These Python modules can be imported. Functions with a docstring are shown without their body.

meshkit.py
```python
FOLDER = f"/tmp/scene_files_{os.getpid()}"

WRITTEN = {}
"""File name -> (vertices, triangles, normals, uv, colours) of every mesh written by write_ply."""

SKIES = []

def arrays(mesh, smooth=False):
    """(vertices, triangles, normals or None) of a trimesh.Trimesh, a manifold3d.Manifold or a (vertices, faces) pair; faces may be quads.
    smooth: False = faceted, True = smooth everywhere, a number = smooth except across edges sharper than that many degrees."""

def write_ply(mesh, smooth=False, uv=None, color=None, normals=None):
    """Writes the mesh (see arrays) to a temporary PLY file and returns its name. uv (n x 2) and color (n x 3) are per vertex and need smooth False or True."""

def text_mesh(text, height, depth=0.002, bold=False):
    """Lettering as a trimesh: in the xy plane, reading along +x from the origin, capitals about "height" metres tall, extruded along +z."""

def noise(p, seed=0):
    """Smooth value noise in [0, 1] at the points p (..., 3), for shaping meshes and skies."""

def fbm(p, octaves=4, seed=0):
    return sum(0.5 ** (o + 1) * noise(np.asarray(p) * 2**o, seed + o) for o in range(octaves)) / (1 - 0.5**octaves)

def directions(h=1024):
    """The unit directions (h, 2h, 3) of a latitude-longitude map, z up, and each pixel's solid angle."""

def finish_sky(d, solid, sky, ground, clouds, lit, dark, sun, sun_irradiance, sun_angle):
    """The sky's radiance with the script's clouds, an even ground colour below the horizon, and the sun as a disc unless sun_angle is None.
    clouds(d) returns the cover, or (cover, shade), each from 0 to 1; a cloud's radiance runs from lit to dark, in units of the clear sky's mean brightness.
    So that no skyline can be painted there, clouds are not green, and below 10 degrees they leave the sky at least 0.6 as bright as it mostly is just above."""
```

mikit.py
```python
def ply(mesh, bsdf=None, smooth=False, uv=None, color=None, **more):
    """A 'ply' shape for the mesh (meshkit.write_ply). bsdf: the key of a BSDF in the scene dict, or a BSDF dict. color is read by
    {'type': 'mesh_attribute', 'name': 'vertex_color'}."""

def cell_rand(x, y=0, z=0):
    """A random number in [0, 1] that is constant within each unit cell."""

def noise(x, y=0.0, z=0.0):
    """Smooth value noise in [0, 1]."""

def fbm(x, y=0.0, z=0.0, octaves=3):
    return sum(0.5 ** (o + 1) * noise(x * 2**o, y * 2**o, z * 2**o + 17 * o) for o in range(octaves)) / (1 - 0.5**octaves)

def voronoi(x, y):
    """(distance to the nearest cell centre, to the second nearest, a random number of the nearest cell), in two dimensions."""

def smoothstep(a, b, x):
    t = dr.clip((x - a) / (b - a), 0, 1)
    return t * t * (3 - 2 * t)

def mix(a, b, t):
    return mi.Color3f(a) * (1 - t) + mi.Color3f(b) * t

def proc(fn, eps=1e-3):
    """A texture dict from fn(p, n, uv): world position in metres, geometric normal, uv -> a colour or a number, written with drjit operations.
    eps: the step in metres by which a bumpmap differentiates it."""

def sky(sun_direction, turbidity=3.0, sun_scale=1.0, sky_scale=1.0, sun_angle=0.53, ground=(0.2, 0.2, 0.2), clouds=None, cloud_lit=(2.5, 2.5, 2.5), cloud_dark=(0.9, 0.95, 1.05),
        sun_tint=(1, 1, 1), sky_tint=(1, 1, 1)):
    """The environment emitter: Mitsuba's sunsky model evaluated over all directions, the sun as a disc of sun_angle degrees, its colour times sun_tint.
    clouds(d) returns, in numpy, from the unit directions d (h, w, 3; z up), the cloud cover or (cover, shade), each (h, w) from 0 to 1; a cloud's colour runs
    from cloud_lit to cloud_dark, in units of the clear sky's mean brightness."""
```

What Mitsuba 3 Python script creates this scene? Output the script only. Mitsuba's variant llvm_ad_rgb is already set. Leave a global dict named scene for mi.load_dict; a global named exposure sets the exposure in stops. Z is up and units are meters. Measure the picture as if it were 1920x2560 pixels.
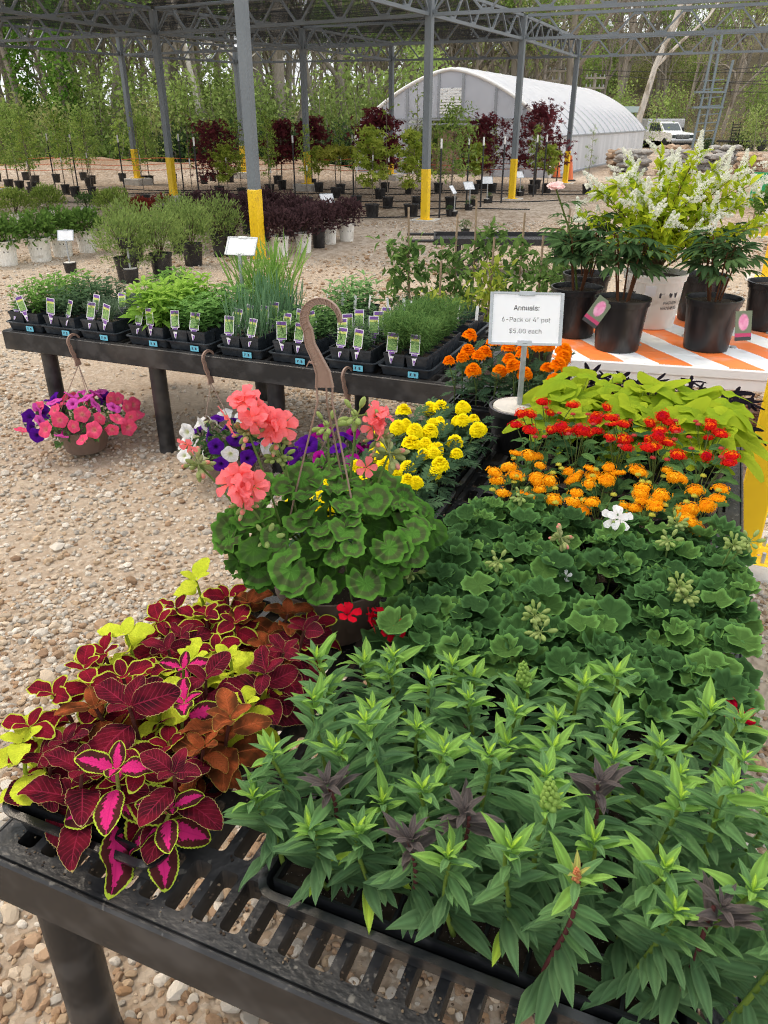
import math, numpy as np, drjit as dr, mitsuba as mi, trimesh, manifold3d as m3, mikit, meshkit
from mikit import noise, fbm, smoothstep, mix, voronoi, cell_rand

scene, labels = {}, {}
T = mi.ScalarTransform4f
R = np.random.default_rng(7)
A3 = lambda *a: np.array(a, float)

# ------------------------------------------------------------------ camera, sky, exposure
exposure = 2.3
PITCH = math.radians(26.95)
scene['camera'] = {'type': 'thinlens', 'fov': 53.08, 'fov_axis': 'x', 'near_clip': 0.05, 'far_clip': 3000.0, 'aperture_radius': 0.0006, 'focus_distance': 1.9,
                   'to_world': T().look_at(origin=[0, 0, 1.65], target=[0, math.cos(PITCH), 1.65 - math.sin(PITCH)], up=[0, 0, 1])}


def overcast(d):
    n = meshkit.fbm(d * np.array([2.2, 2.2, 5.0]) + 3.1, 4, 5)
    return np.ones(d.shape[:2]), np.clip((n - 0.38) * 2.4, 0, 1) * 0.55


scene['sky'] = mikit.sky([-0.45, 0.2, 0.85], turbidity=4, sun_scale=0.28, sun_angle=16, clouds=overcast, cloud_lit=(2.46, 2.5, 2.55), cloud_dark=(1.24, 1.3, 1.4), ground=(0.3, 0.27, 0.23))


# ------------------------------------------------------------------ naming
def num(key):
    if key not in scene and key not in labels: return key
    k = 1
    while f'{key}_{k:03d}' in scene or f'{key}_{k:03d}' in labels: k += 1
    return f'{key}_{k:03d}'


ORD = 'first second third fourth fifth sixth seventh eighth ninth tenth eleventh twelfth thirteenth fourteenth fifteenth sixteenth seventeenth eighteenth'.split()
_ranked = {}
def ranked(key, x, y):
    """look-alikes are told apart by their order from left to right as one looks along +y"""
    _ranked.setdefault(labels[key]['label'], []).append((x / y, key))
def rank_all():
    for base, ks in _ranked.items():
        for i, (_, k) in enumerate(sorted(ks)):
            if len(ks) > 1: labels[k]['label'] = base + ', %s of these from the left' % ORD[i]

_next = {}
def fresh(key):
    n = _next.get(key, 0); _next[key] = n + 1
    return key if n == 0 else f'{key}_{n:03d}'


def thing(name, label, cat, group=None, kind=None):
    key = fresh(name)
    labels[key] = {'label': label, 'category': cat}
    if group: labels[key]['group'] = group
    if kind: labels[key]['kind'] = kind
    return key


_groups = {}
def instance(pd, M):
    """a copy of a mesh that is kept once, in a shapegroup"""
    g = _groups.get(pd['filename'])
    if g is None:
        g = _groups[pd['filename']] = f'source_{len(_groups)}'; scene[g] = {'type': 'shapegroup', 'shape': pd}
    return {'type': 'instance', 'to_world': T(np.asarray(M)), 'shapegroup': {'type': 'ref', 'id': g}}


def put(parent, name, pd, M=None, label=None, kind=None):
    key = fresh(parent + '__' + name) if name else parent
    scene[key] = dict(pd) if M is None else instance(pd, M)
    if label or kind:
        labels.setdefault(key, {})
        if label: labels[key]['label'] = label
        if kind: labels[key]['kind'] = kind
    return key


def struct(name, pd, kind='structure', label=None, M=None):
    key = fresh(name); scene[key] = dict(pd) if M is None else instance(pd, M)
    labels[key] = {'kind': kind}
    if label: labels[key]['label'] = label
    return key


# ------------------------------------------------------------------ materials
def solid(key, col, rough=0.5, bump=None, **k):
    b = {'type': 'principled', 'base_color': {'type': 'rgb', 'value': list(col)} if not callable(col) else mikit.proc(col), 'roughness': rough, **k}
    if bump: b = {'type': 'bumpmap', 'arbitrary': mikit.proc(bump[0], bump[2] if len(bump) > 2 else 1e-3), 'scale': bump[1], 'bsdf': b}
    scene[key] = {'type': 'twosided', 'bsdf': b}


def leafy(key, col, rough=0.5, trans=0.6, spec=1.4):
    scene[key] = {'type': 'principledthin', 'base_color': {'type': 'mesh_attribute', 'name': 'vertex_color'} if col is None else mikit.proc(col), 'roughness': rough, 'diff_trans': trans, 'eta': spec}


VC = {'type': 'mesh_attribute', 'name': 'vertex_color'}
leafy('m_leaf', None, 0.42, 0.85)
leafy('m_matte_leaf', None, 0.75, 0.8, 1.25)
leafy('m_petal', None, 0.7, 0.7, 1.2)
scene['m_vc'] = {'type': 'twosided', 'bsdf': {'type': 'principled', 'base_color': VC, 'roughness': 0.85, 'specular': 0.3}}
solid('m_bark', lambda p, n, uv: mix((0.12, 0.095, 0.075), (0.25, 0.21, 0.17), fbm(p.x * 9, p.y * 9, p.z * 1.6)), 0.95)
solid('m_white_bark', lambda p, n, uv: mix((0.55, 0.51, 0.45), (0.3, 0.26, 0.2), smoothstep(0.52, 0.66, fbm(p.x * 3, p.y * 3, p.z * 1.2))), 0.9)


def dusty_black(p, n, uv):
    d = fbm(p.x * 14, p.y * 14, p.z * 14) ; s = fbm(p.x * 90, p.y * 90, p.z * 30)
    c = mix((0.014, 0.015, 0.017), (0.05, 0.05, 0.052), smoothstep(0.42, 0.75, d) * 0.8)
    c = mix(c, (0.2, 0.19, 0.17), smoothstep(0.7, 0.86, s) * 0.6 * smoothstep(0.3, 0.9, dr.abs(n.z) + 0.2)); mud = smoothstep(0.5, 0.72, fbm(p.x * 5 + 3, p.y * 5, p.z * 7)) * (0.35 + 0.4 * fbm(p.x * 45, p.y * 45, p.z * 45))
    return mix(c, (0.1, 0.085, 0.07), mud * 0.5)


solid('m_bench', dusty_black, 0.42, (lambda p, n, uv: fbm(p.x * 160, p.y * 160, p.z * 160), 0.0012), specular=0.45)
solid('m_tray', lambda p, n, uv: mix((0.011, 0.012, 0.014), (0.045, 0.047, 0.05), smoothstep(0.45, 0.8, fbm(p.x * 25, p.y * 25, p.z * 25)) * 0.6), 0.28, specular=0.5)
solid('m_blue_tray', lambda p, n, uv: mix((0.02, 0.026, 0.034), (0.06, 0.07, 0.08), smoothstep(0.45, 0.8, fbm(p.x * 25, p.y * 25, p.z * 25)) * 0.6), 0.4, specular=0.4)
solid('m_pot', lambda p, n, uv: mix((0.012, 0.012, 0.014), (0.05, 0.05, 0.05), smoothstep(0.4, 0.85, fbm(p.x * 18, p.y * 18, p.z * 9)) * 0.7), 0.33, specular=0.5)
solid('m_soil', lambda p, n, uv: mix(mix((0.018, 0.012, 0.009), (0.06, 0.04, 0.026), fbm(p.x * 120, p.y * 120, p.z * 60)), (0.5, 0.48, 0.44), smoothstep(0.9, 0.93, noise(p.x * 420, p.y * 420, 3.0)) * 0.8), 0.95, (lambda p, n, uv: fbm(p.x * 150, p.y * 150, p.z * 150), 0.004))
solid('m_white_pot', lambda p, n, uv: mix((0.8, 0.78, 0.72), (0.42, 0.36, 0.28), smoothstep(0.55, 0.8, fbm(p.x * 9, p.y * 9, p.z * 14)) * 0.5), 0.5)
solid('m_brown_pot', lambda p, n, uv: mix((0.15, 0.105, 0.085), (0.2, 0.145, 0.115), fbm(p.x * 30, p.y * 30, p.z * 12)), 0.42)
solid('m_hanger', (0.27, 0.18, 0.14), 0.45)
solid('m_ink', (0.05, 0.05, 0.055), 0.8)
solid('m_grey_steel', lambda p, n, uv: mix((0.14, 0.165, 0.185), (0.2, 0.225, 0.245), fbm(p.x * 3, p.y * 3, p.z * 2.2)), 0.5, metallic=0.25)
solid('m_zinc', lambda p, n, uv: mix((0.34, 0.37, 0.39), (0.5, 0.53, 0.55), fbm(p.x * 60, p.y * 60, p.z * 60)), 0.42, metallic=0.5)
solid('m_yellow', lambda p, n, uv: mix((0.86, 0.56, 0.012), (0.55, 0.34, 0.02), smoothstep(0.66, 0.8, fbm(p.x * 22, p.y * 22, p.z * 12)) * 0.7), 0.4)
solid('m_concrete', lambda p, n, uv: mix((0.36, 0.34, 0.31), (0.58, 0.55, 0.5), fbm(p.x * 20, p.y * 20, p.z * 20)), 0.95, (lambda p, n, uv: fbm(p.x * 90, p.y * 90, p.z * 90), 0.004))
solid('m_stick', lambda p, n, uv: mix((0.4, 0.3, 0.2), (0.24, 0.17, 0.11), fbm(p.x * 40, p.y * 40, p.z * 6)), 0.9)
solid('m_black', (0.018, 0.018, 0.02), 0.5)
solid('m_white', (0.8, 0.8, 0.79), 0.45)
solid('m_paper', (0.8, 0.82, 0.85), 0.35)
solid('m_stem', (0.1, 0.17, 0.045), 0.6)


# ------------------------------------------------------------------ mesh helpers: a mesh is (v, f, uv, c)
def unit(a): a = np.asarray(a, float); return a / (np.linalg.norm(a, axis=-1, keepdims=True) + 1e-12)


def frame(p, x, z, s=1.0):
    x = unit(x); z = np.asarray(z, float); z = z - x * np.dot(x, z)
    if np.linalg.norm(z) < 1e-6: z = np.cross(x, [0.3, 0.9, 0.1])
    z = unit(z); y = np.cross(z, x); M = np.eye(4); s = np.broadcast_to(s, 3)
    M[:3, 0], M[:3, 1], M[:3, 2], M[:3, 3] = x * s[0], y * s[1], z * s[2], p
    return M


def shift(x, y, z=0.0, rot=0.0, s=1.0):
    c, q = math.cos(rot) * s, math.sin(rot) * s
    return np.array([[c, -q, 0, x], [q, c, 0, y], [0, 0, s, z], [0, 0, 0, 1.0]])


def gf(n, m, wrap=False):
    i, j = np.meshgrid(np.arange(n - 1), np.arange(m if wrap else m - 1), indexing='ij')
    a, b = i * m + j, i * m + (j + 1) % m
    q = np.stack([a, b, b + m, a + m], -1).reshape(-1, 4)
    return np.vstack([q[:, [0, 1, 2]], q[:, [0, 2, 3]]])


def join(ms):
    ms = [m for m in ms if len(m[0])]; o = np.cumsum([0] + [len(m[0]) for m in ms])
    g = lambda k, w: None if ms[0][k] is None else np.vstack([m[k] for m in ms])
    return np.vstack([m[0] for m in ms]), np.vstack([m[1] + a for m, a in zip(ms, o)]), g(2, 2), g(3, 3)


def mv(m, M):
    M = np.asarray(M); return m[0] @ M[:3, :3].T + M[:3, 3], m[1], m[2], m[3]


def paint(m, c, var=0.0):
    c = np.broadcast_to(np.asarray(c, float), (len(m[0]), 3)).copy()
    if var: c *= 1 + var * (R.random((len(c), 1)) - 0.5)
    return m[0], m[1], m[2], c


def P(m, bsdf, smooth=True):
    """ply dict of a mesh tuple"""
    if m[3] is not None or m[2] is not None:
        return mikit.ply((m[0], m[1]), bsdf, smooth=smooth if smooth in (True, False) else True, uv=m[2], color=m[3])
    return mikit.ply((m[0], m[1]), bsdf, smooth=smooth)


def box(x0, x1, y0, y1, z0, z1, ch=0.0):
    if ch <= 0:
        t = trimesh.creation.box((x1 - x0, y1 - y0, z1 - z0)); v, f = t.vertices, t.faces
    else:
        a = A3(x1 - x0, y1 - y0, z1 - z0) / 2; pts = [np.array(s) * (a - ch * (1 - np.eye(3)[k])) for s in np.ndindex(2, 2, 2) for k in range(3)]
        pts = [np.where(np.array(s) > 0, 1, -1) * (a - ch * (1 - np.eye(3)[k])) for s in np.ndindex(2, 2, 2) for k in range(3)]
        t = trimesh.convex.convex_hull(np.array(pts)); v, f = t.vertices, t.faces
    return np.array(v) + A3(x0 + x1, y0 + y1, z0 + z1) / 2, np.array(f), None, None


def bar(p, q, w, h=None, up=(0, 0, 1), ch=0.0):
    """a box beam from p to q"""
    p, q = A3(*p), A3(*q); h = h or w; L = np.linalg.norm(q - p)
    return mv(box(0, L, -w / 2, w / 2, -h / 2, h / 2, ch), frame(p, q - p, up if abs(np.dot(unit(q - p), unit(up))) < 0.99 else (1, 0, 0)))


def tube(pts, rad, k=6, cap=True):
    pts = np.asarray(pts, float); n = len(pts); rad = np.broadcast_to(rad, n)
    d = unit(np.gradient(pts, axis=0)); ref = A3(0.31, 0.17, 0.93) if abs(d[0][2]) < 0.8 else A3(0.95, 0.2, 0.1)
    x = unit(np.cross(d, ref)); y = np.cross(d, x); a = np.arange(k) * 2 * np.pi / k
    v = (pts[:, None] + rad[:, None, None] * (np.cos(a)[None, :, None] * x[:, None] + np.sin(a)[None, :, None] * y[:, None])).reshape(-1, 3)
    f = gf(n, k, True)
    if cap:
        v = np.vstack([v, pts[0], pts[-1]]); i = np.arange(k); j = (i + 1) % k
        f = np.vstack([f, np.stack([j, i, i * 0 + n * k], 1), np.stack([i, j, i * 0 + n * k + 1], 1) + np.array([(n - 1) * k, (n - 1) * k, 0])])
    return v, f, None, None


def lathe(prof, k=32, rib=0, amp=0.0, ribz=(0, 0)):
    """prof: list of (radius, z)"""
    pr = np.asarray(prof, float); a = np.arange(k) * 2 * np.pi / k
    rr = pr[:, :1] * (1 + (amp * np.cos(rib * a)[None, :] * ((pr[:, 1:] > ribz[0]) & (pr[:, 1:] < ribz[1])) if rib else np.zeros((1, k))))
    v = np.stack([rr * np.cos(a), rr * np.sin(a), np.broadcast_to(pr[:, 1:], rr.shape)], -1).reshape(-1, 3)
    return v, gf(len(pr), k, True), None, None


def ringloft(w, l, prof, r=0.02, k=4):
    """rounded rectangle w x l, rings (outset, z) lofted, last ring capped"""
    out = []
    for o, z in prof:
        rr, a, b = max(r + o, 0.001), w / 2 + o, l / 2 + o
        for cx, cy, a0 in ((1, 1, 0), (-1, 1, 90), (-1, -1, 180), (1, -1, 270)):
            for q in range(k + 1):
                t = math.radians(a0 + 90 * q / k); out.append((cx * (a - rr) + rr * math.cos(t), cy * (b - rr) + rr * math.sin(t), z))
    m = 4 * (k + 1); v = np.array(out); f = gf(len(prof), m, True); n = len(v)
    v = np.vstack([v, [0, 0, prof[-1][1]], [0, 0, prof[0][1]]]); i = np.arange(m); j = (i + 1) % m
    return v, np.vstack([f, np.stack([i + n - m, j + n - m, i * 0 + n], 1), np.stack([j, i, i * 0 + n + 1], 1)]), None, None


# ---- leaves.  local frame: base at origin, tip along +x, upper side +z
PROF = {'lance': lambda t: np.sin(np.pi * t ** 0.8) ** 0.9, 'ovate': lambda t: (t ** 0.55 * (1 - t) ** 0.8) * 1.95, 'obovate': lambda t: (t ** 1.1 * (1 - t) ** 0.42) * 1.95,
        'strap': lambda t: np.minimum(1, t * 8) * np.minimum(1, (1 - t) * 3.0) ** 0.8, 'coleus': lambda t: (t ** 0.5 * (1 - t) ** 0.75) * 1.85}


def leaf(w=0.3, prof='ovate', droop=0.6, base=0.0, fold=0.15, nl=9, nw=2, ser=0.0, nser=12, ruf=0.0, seed=0, pet=0.0):
    r = np.random.default_rng(seed); t = np.linspace(0, 1, nl); th = base - droop * t
    x = np.concatenate([[0], np.cumsum(np.cos(th[1:] + th[:-1]) * 0 + np.cos((th[1:] + th[:-1]) / 2))]) / (nl - 1)
    z = np.concatenate([[0], np.cumsum(np.sin((th[1:] + th[:-1]) / 2))]) / (nl - 1)
    tt = np.clip((t - pet) / (1 - pet), 0, 1); hw = w / 2 * PROF[prof](tt); hw = np.maximum(hw, 0.012 * (t < 1))
    if ser: hw = hw * (1 + ser * ((tt * nser) % 1.0 - 0.5) * (tt > 0) * (tt < 1))
    s = np.linspace(-1, 1, 2 * nw + 1); ph = r.random(4) * 6.3
    X = np.repeat(x[:, None], len(s), 1); Y = hw[:, None] * s[None]
    Z = z[:, None] + fold * np.abs(Y) + ruf * np.abs(s)[None] ** 1.5 * np.sin(t[:, None] * 13 + ph[0] + (s[None] > 0) * ph[1]) + 0.5 * ruf * np.sin(t * 5 + ph[2])[:, None]
    X = X - Y * 0 + 0.12 * np.abs(Y)
    v = np.stack([X, Y, Z], -1).reshape(-1, 3); uv = np.stack([np.broadcast_to(0.5 + s[None] / 2, X.shape), np.broadcast_to(tt[:, None], X.shape)], -1).reshape(-1, 2)
    return v, gf(nl, len(s)), uv, None


def polar_leaf(Rf, cup=0.2, ruf=0.0, k=5, nr=5, na=40, seed=0):
    """leaf attached at its middle or notch; Rf(phi) outline, phi = 0 towards the tip"""
    r = np.random.default_rng(seed); a = np.linspace(-np.pi, np.pi, na); rr = np.linspace(0.02, 1, nr)
    X = rr[:, None] * Rf(a)[None]; ph = r.random(3) * 6.3
    Z = cup * X ** 2 * 2 + ruf * rr[:, None] ** 1.6 * (np.sin(k * a + ph[0]) + 0.6 * np.sin((k + 2) * a + ph[1]))[None] - 0.012 * np.abs(np.cos(3.5 * a))[None] * rr[:, None]
    v = np.stack([X * np.cos(a), X * np.sin(a), Z], -1).reshape(-1, 3)
    uv = np.stack([np.broadcast_to(rr[:, None], X.shape), np.broadcast_to((a / 2 / np.pi + 0.5)[None], X.shape)], -1).reshape(-1, 2)
    return v, gf(nr, na), uv, None


def shade_leaf(m, c, edge=None, vein=None, var=0.12, seed=0, tip=None):
    """vertex colours of a leaf with uv (across, along): midrib lighter, edge colour, base-to-tip drift"""
    r = np.random.default_rng(seed); s = np.abs(m[2][:, :1] - 0.5) * 2; t = m[2][:, 1:]
    c = np.asarray(c, float)[None] * np.ones((len(s), 1))
    if tip is not None: c = c + (np.asarray(tip) - c) * t ** 1.5
    if edge is not None: c = c + (np.asarray(edge) - c) * (s > 0.9)
    if vein is not None: c = c + (np.asarray(vein) - c) * np.clip(1 - s * 3, 0, 1) * 0.7
    return m[0], m[1], m[2], c * (1 + var * (r.random((len(s), 1)) - 0.5))


def scatter(tm, p, d, nrm, s, col, tipcol=None):
    """copies of the template tm as one mesh; col: (n,3) per copy"""
    x = unit(d); z = nrm - x * (x * nrm).sum(-1, keepdims=True); z = unit(z); y = np.cross(z, x); s = np.broadcast_to(np.asarray(s, float), (len(p),))
    v = p[:, None] + s[:, None, None] * (tm[0][None, :, :1] * x[:, None] + tm[0][None, :, 1:2] * y[:, None] + tm[0][None, :, 2:] * z[:, None])
    n = len(tm[0]); f = (tm[1][None] + (np.arange(len(p)) * n)[:, None, None]).reshape(-1, 3)
    c = np.repeat(np.asarray(col)[:, None], n, 1)
    if tm[3] is not None: c = c * tm[3][None]
    return v.reshape(-1, 3), f, None, c.reshape(-1, 3)


def lerp(a, b, t): return np.asarray(a)[None] * (1 - t) + np.asarray(b)[None] * t


ONE = lambda m: (m[0], m[1], None, np.ones((len(m[0]), 3)))
QUAD = ONE((A3([0, 0, 0], [.5, .28, .06], [1, 0, 0], [.5, -.28, .06]), np.array([[0, 2, 1], [0, 3, 2]]), None))
LEAF6 = ONE(leaf(0.5, 'ovate', 0.7, 0.2, 0.3, 4, 1))
LEAF6 = (LEAF6[0], LEAF6[1], None, 0.85 + 0.3 * np.clip(LEAF6[0][:, :1], 0, 1) * np.ones((1, 3)))
LANCE6 = ONE(leaf(0.24, 'lance', 0.7, 0.2, 0.2, 4, 1))
STRAP = ONE(leaf(0.06, 'strap', 0.9, 0.0, 0.1, 6, 1))


def rdir(n, r=R): return unit(r.normal(size=(n, 3)))


def clump(tm, n, c, rad, size, ca, cb, up=0.4, r=R, shell=0.55, outward=1.0):
    """n leaves of one template in an ellipsoid of half axes rad at c; colours between ca and cb, inner ones deeper in the crown"""
    d = rdir(n, r); q = shell + (1 - shell) * r.random((n, 1)) ** 0.6; p = np.asarray(c) + d * q * np.asarray(rad)
    dd = unit(d * outward + r.normal(size=(n, 3)) * 0.6 + A3(0, 0, -0.1)); nn = unit(A3(0, 0, 1) + r.normal(size=(n, 3)) * (1 - up) + d * 0.5)
    return scatter(tm, p, dd, nn, size * (0.65 + 0.7 * r.random(n)), lerp(ca, cb, r.random((n, 1))) * (0.8 + 0.4 * r.random((n, 1))))


def lumpy(m, amp, freq, seed=0):
    v = m[0]; n = unit(v - v.mean(0)); return v + n * (amp * (meshkit.fbm(v * freq, 3, seed) - 0.5))[:, None], m[1], None, None

# ------------------------------------------------------------------ the ground
def sandy(x, y):   # where fine crushed sand covers the pebbles, 0..1 (numpy); the same patches as in the ground's material
    return meshkit.fbm(np.stack([x * 0.55, y * 0.55, 0 * x + 4.0], -1), 3, 3)


def relief(x, y):
    x, y = np.asarray(x, float), np.asarray(y, float); n = meshkit.fbm(np.stack([x * 0.5, y * 0.5, 0 * x], -1), 3, 9)
    bank = np.clip(1 - np.abs(y - 30.5 - 0.05 * x) / 2.6, 0, 1) * np.clip((x + 16) / 4, 0, 1) * np.clip((0 - x) / 3, 0, 1)
    return 0.05 * (n - 0.5) * np.clip((np.hypot(x, y) - 4) / 6, 0, 1) + bank * bank * (3 - 2 * bank) * (0.2 + 0.4 * n) - 0.28 * np.clip((y - 46) / 14, 0, 1)


def ground_col(p, n, uv):
    w = fbm(p.x * 0.55, p.y * 0.55, 4.0)
    d, d2, c = voronoi(p.x * 70 + 0.8 * noise(p.x * 60, p.y * 60), p.y * 70)
    peb = mix(mix((0.34, 0.24, 0.17), (0.5, 0.44, 0.38), smoothstep(0.35, 0.7, c)), (0.27, 0.18, 0.12), smoothstep(0.82, 0.86, c))
    peb = peb * (0.78 + 0.22 * smoothstep(0.0, 0.2, d2 - d))
    fine = mix((0.4, 0.33, 0.255), (0.52, 0.45, 0.365), fbm(p.x * 60, p.y * 60, 1.0))
    near = mix(peb, fine, smoothstep(0.45, 0.58, w) * 0.4 + 0.55)
    big = fbm(p.x * 0.3 + 7, p.y * 0.22, 2.0); speck = noise(p.x * 17, p.y * 8) * 0.6 + 0.4 * noise(p.x * 31, p.y * 15)
    far = mix((0.26, 0.19, 0.135), (0.52, 0.45, 0.38), smoothstep(0.15, 0.85, speck * 0.65 + big * 0.55 - 0.12)); far = mix(far, (0.3, 0.2, 0.13), smoothstep(0.12, 0.4, p.z) * 0.8)
    far = mix(far, (0.16, 0.15, 0.07), smoothstep(31.5, 34.0, p.y - 0.9 * dr.maximum(p.x - 2, 0)) * (1 - smoothstep(4.0, 9.0, p.x)))
    return mix(near, far, smoothstep(7.0, 13.0, p.y)) * mi.Color3f(0.88, 0.85, 0.8)


solid('m_ground', ground_col, 0.95, (lambda p, n, uv: fbm(p.x * 40, p.y * 40, 1.0), 0.02))
gx = np.unique(np.concatenate([np.linspace(-12, 12, 61), np.linspace(-60, 60, 61), [-900, -400, -150, 150, 400, 900]]))
gy = np.unique(np.concatenate([np.linspace(-4, 26, 76), np.linspace(26, 36, 34), np.linspace(36, 90, 21), [-300, -60, -20, 150, 300, 1200]]))
GX, GY = np.meshgrid(gx, gy, indexing='ij')
struct('ground', mikit.ply((np.stack([GX, GY, relief(GX, GY)], -1).reshape(-1, 3), gf(len(gx), len(gy))), 'm_ground', smooth=True))


def rock(sub, seed, flat=0.6):
    r = np.random.default_rng(seed); t = trimesh.creation.icosphere(subdivisions=sub); v = np.array(t.vertices)
    for _ in range(7):   # broken faces
        n = unit(r.normal(size=3)); h = 0.55 + 0.3 * r.random(); k = v @ n; v = v - np.clip(k - h, 0, None)[:, None] * n
    v = v * A3(1, 0.65 + 0.3 * r.random(), flat * (0.8 + 0.4 * r.random())) + r.normal(size=v.shape) * 0.03
    return v, np.array(t.faces), None, np.ones((len(v), 3))


STONE = A3([.31, .2, .125], [.37, .25, .165], [.44, .33, .225], [.52, .44, .35], [.4, .385, .36], [.6, .575, .53], [.33, .2, .11], [.24, .15, .095], [.66, .63, .58])


def pebbles(n, xr, yr, size, tm, r, key_w=None):
    x, y = r.uniform(*xr, n), r.uniform(*yr, n); w = sandy(x, y)
    keep = (np.abs(x) < 0.62 * y + 1.5) & (r.random(n) > np.clip((w - 0.47) * 8, 0, 0.9) * np.clip((y - 1.3) / 0.8, 0.25, 1)); x, y, w = x[keep], y[keep], w[keep]; m = len(x)
    s = size * np.exp(r.normal(size=m) * 0.33) * 0.5; pale = meshkit.fbm(np.stack([x * 0.35 + 3, y * 0.35, 0 * x + 9], -1), 2, 8)
    pale = np.clip((pale - 0.42) * 4 + 0.7 * (np.abs(x - 0.8) > 1.6) * np.clip((y - 2.5) / 2, 0, 1), 0, 1)
    ca = STONE[r.choice(9, m, p=[.15, .15, .18, .16, .12, .09, .05, .05, .05])]; cb = STONE[r.choice(9, m, p=[.03, .04, .12, .22, .18, .22, .02, .02, .15])]
    col = np.where((r.random(m) < pale)[:, None], cb, ca) * (0.8 + 0.4 * r.random((m, 1))); col = (col * .86 + .14 * A3(.4, .31, .22)) * A3(.9, .87, .82)
    out = []
    for k in range(len(tm)):
        i = np.arange(m) % len(tm) == k
        p = np.stack([x[i], y[i], relief(x[i], y[i]) + s[i] * 0.22], -1); d = np.stack([np.cos(x[i] * 91), np.sin(x[i] * 91), 0.15 * r.normal(size=i.sum())], -1)
        out.append(scatter(tm[k], p, d, A3(0, 0, 1) + 0.25 * r.normal(size=(i.sum(), 3)), s[i], col[i]))
    return join(out)


rr = np.random.default_rng(21)
near_rocks, far_rocks = [rock(1, k) for k in range(7)], [rock(0, 20 + k) for k in range(5)]
gravel = join([pebbles(8500, (-1.5, 1.6), (0.1, 2.4), 0.03, near_rocks, rr), pebbles(19000, (-2.2, 2.2), (0.1, 2.6), 0.017, far_rocks, rr),
               pebbles(26000, (-4.2, 4.2), (2.2, 5.2), 0.023, far_rocks, rr), pebbles(20000, (-5.5, 5.5), (4.8, 8.5), 0.028, far_rocks, rr), pebbles(15000, (-9, 9), (8, 15), 0.036, far_rocks, rr)])
struct('gravel', mikit.ply(gravel[:2], 'm_vc', smooth=False, color=gravel[3]), 'stuff', 'loose brown, tan and white pebbles covering the yard')

# ------------------------------------------------------------------ the two plant benches, seen in one frame turned 22.5 degrees
BR = math.radians(22.5)


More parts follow.
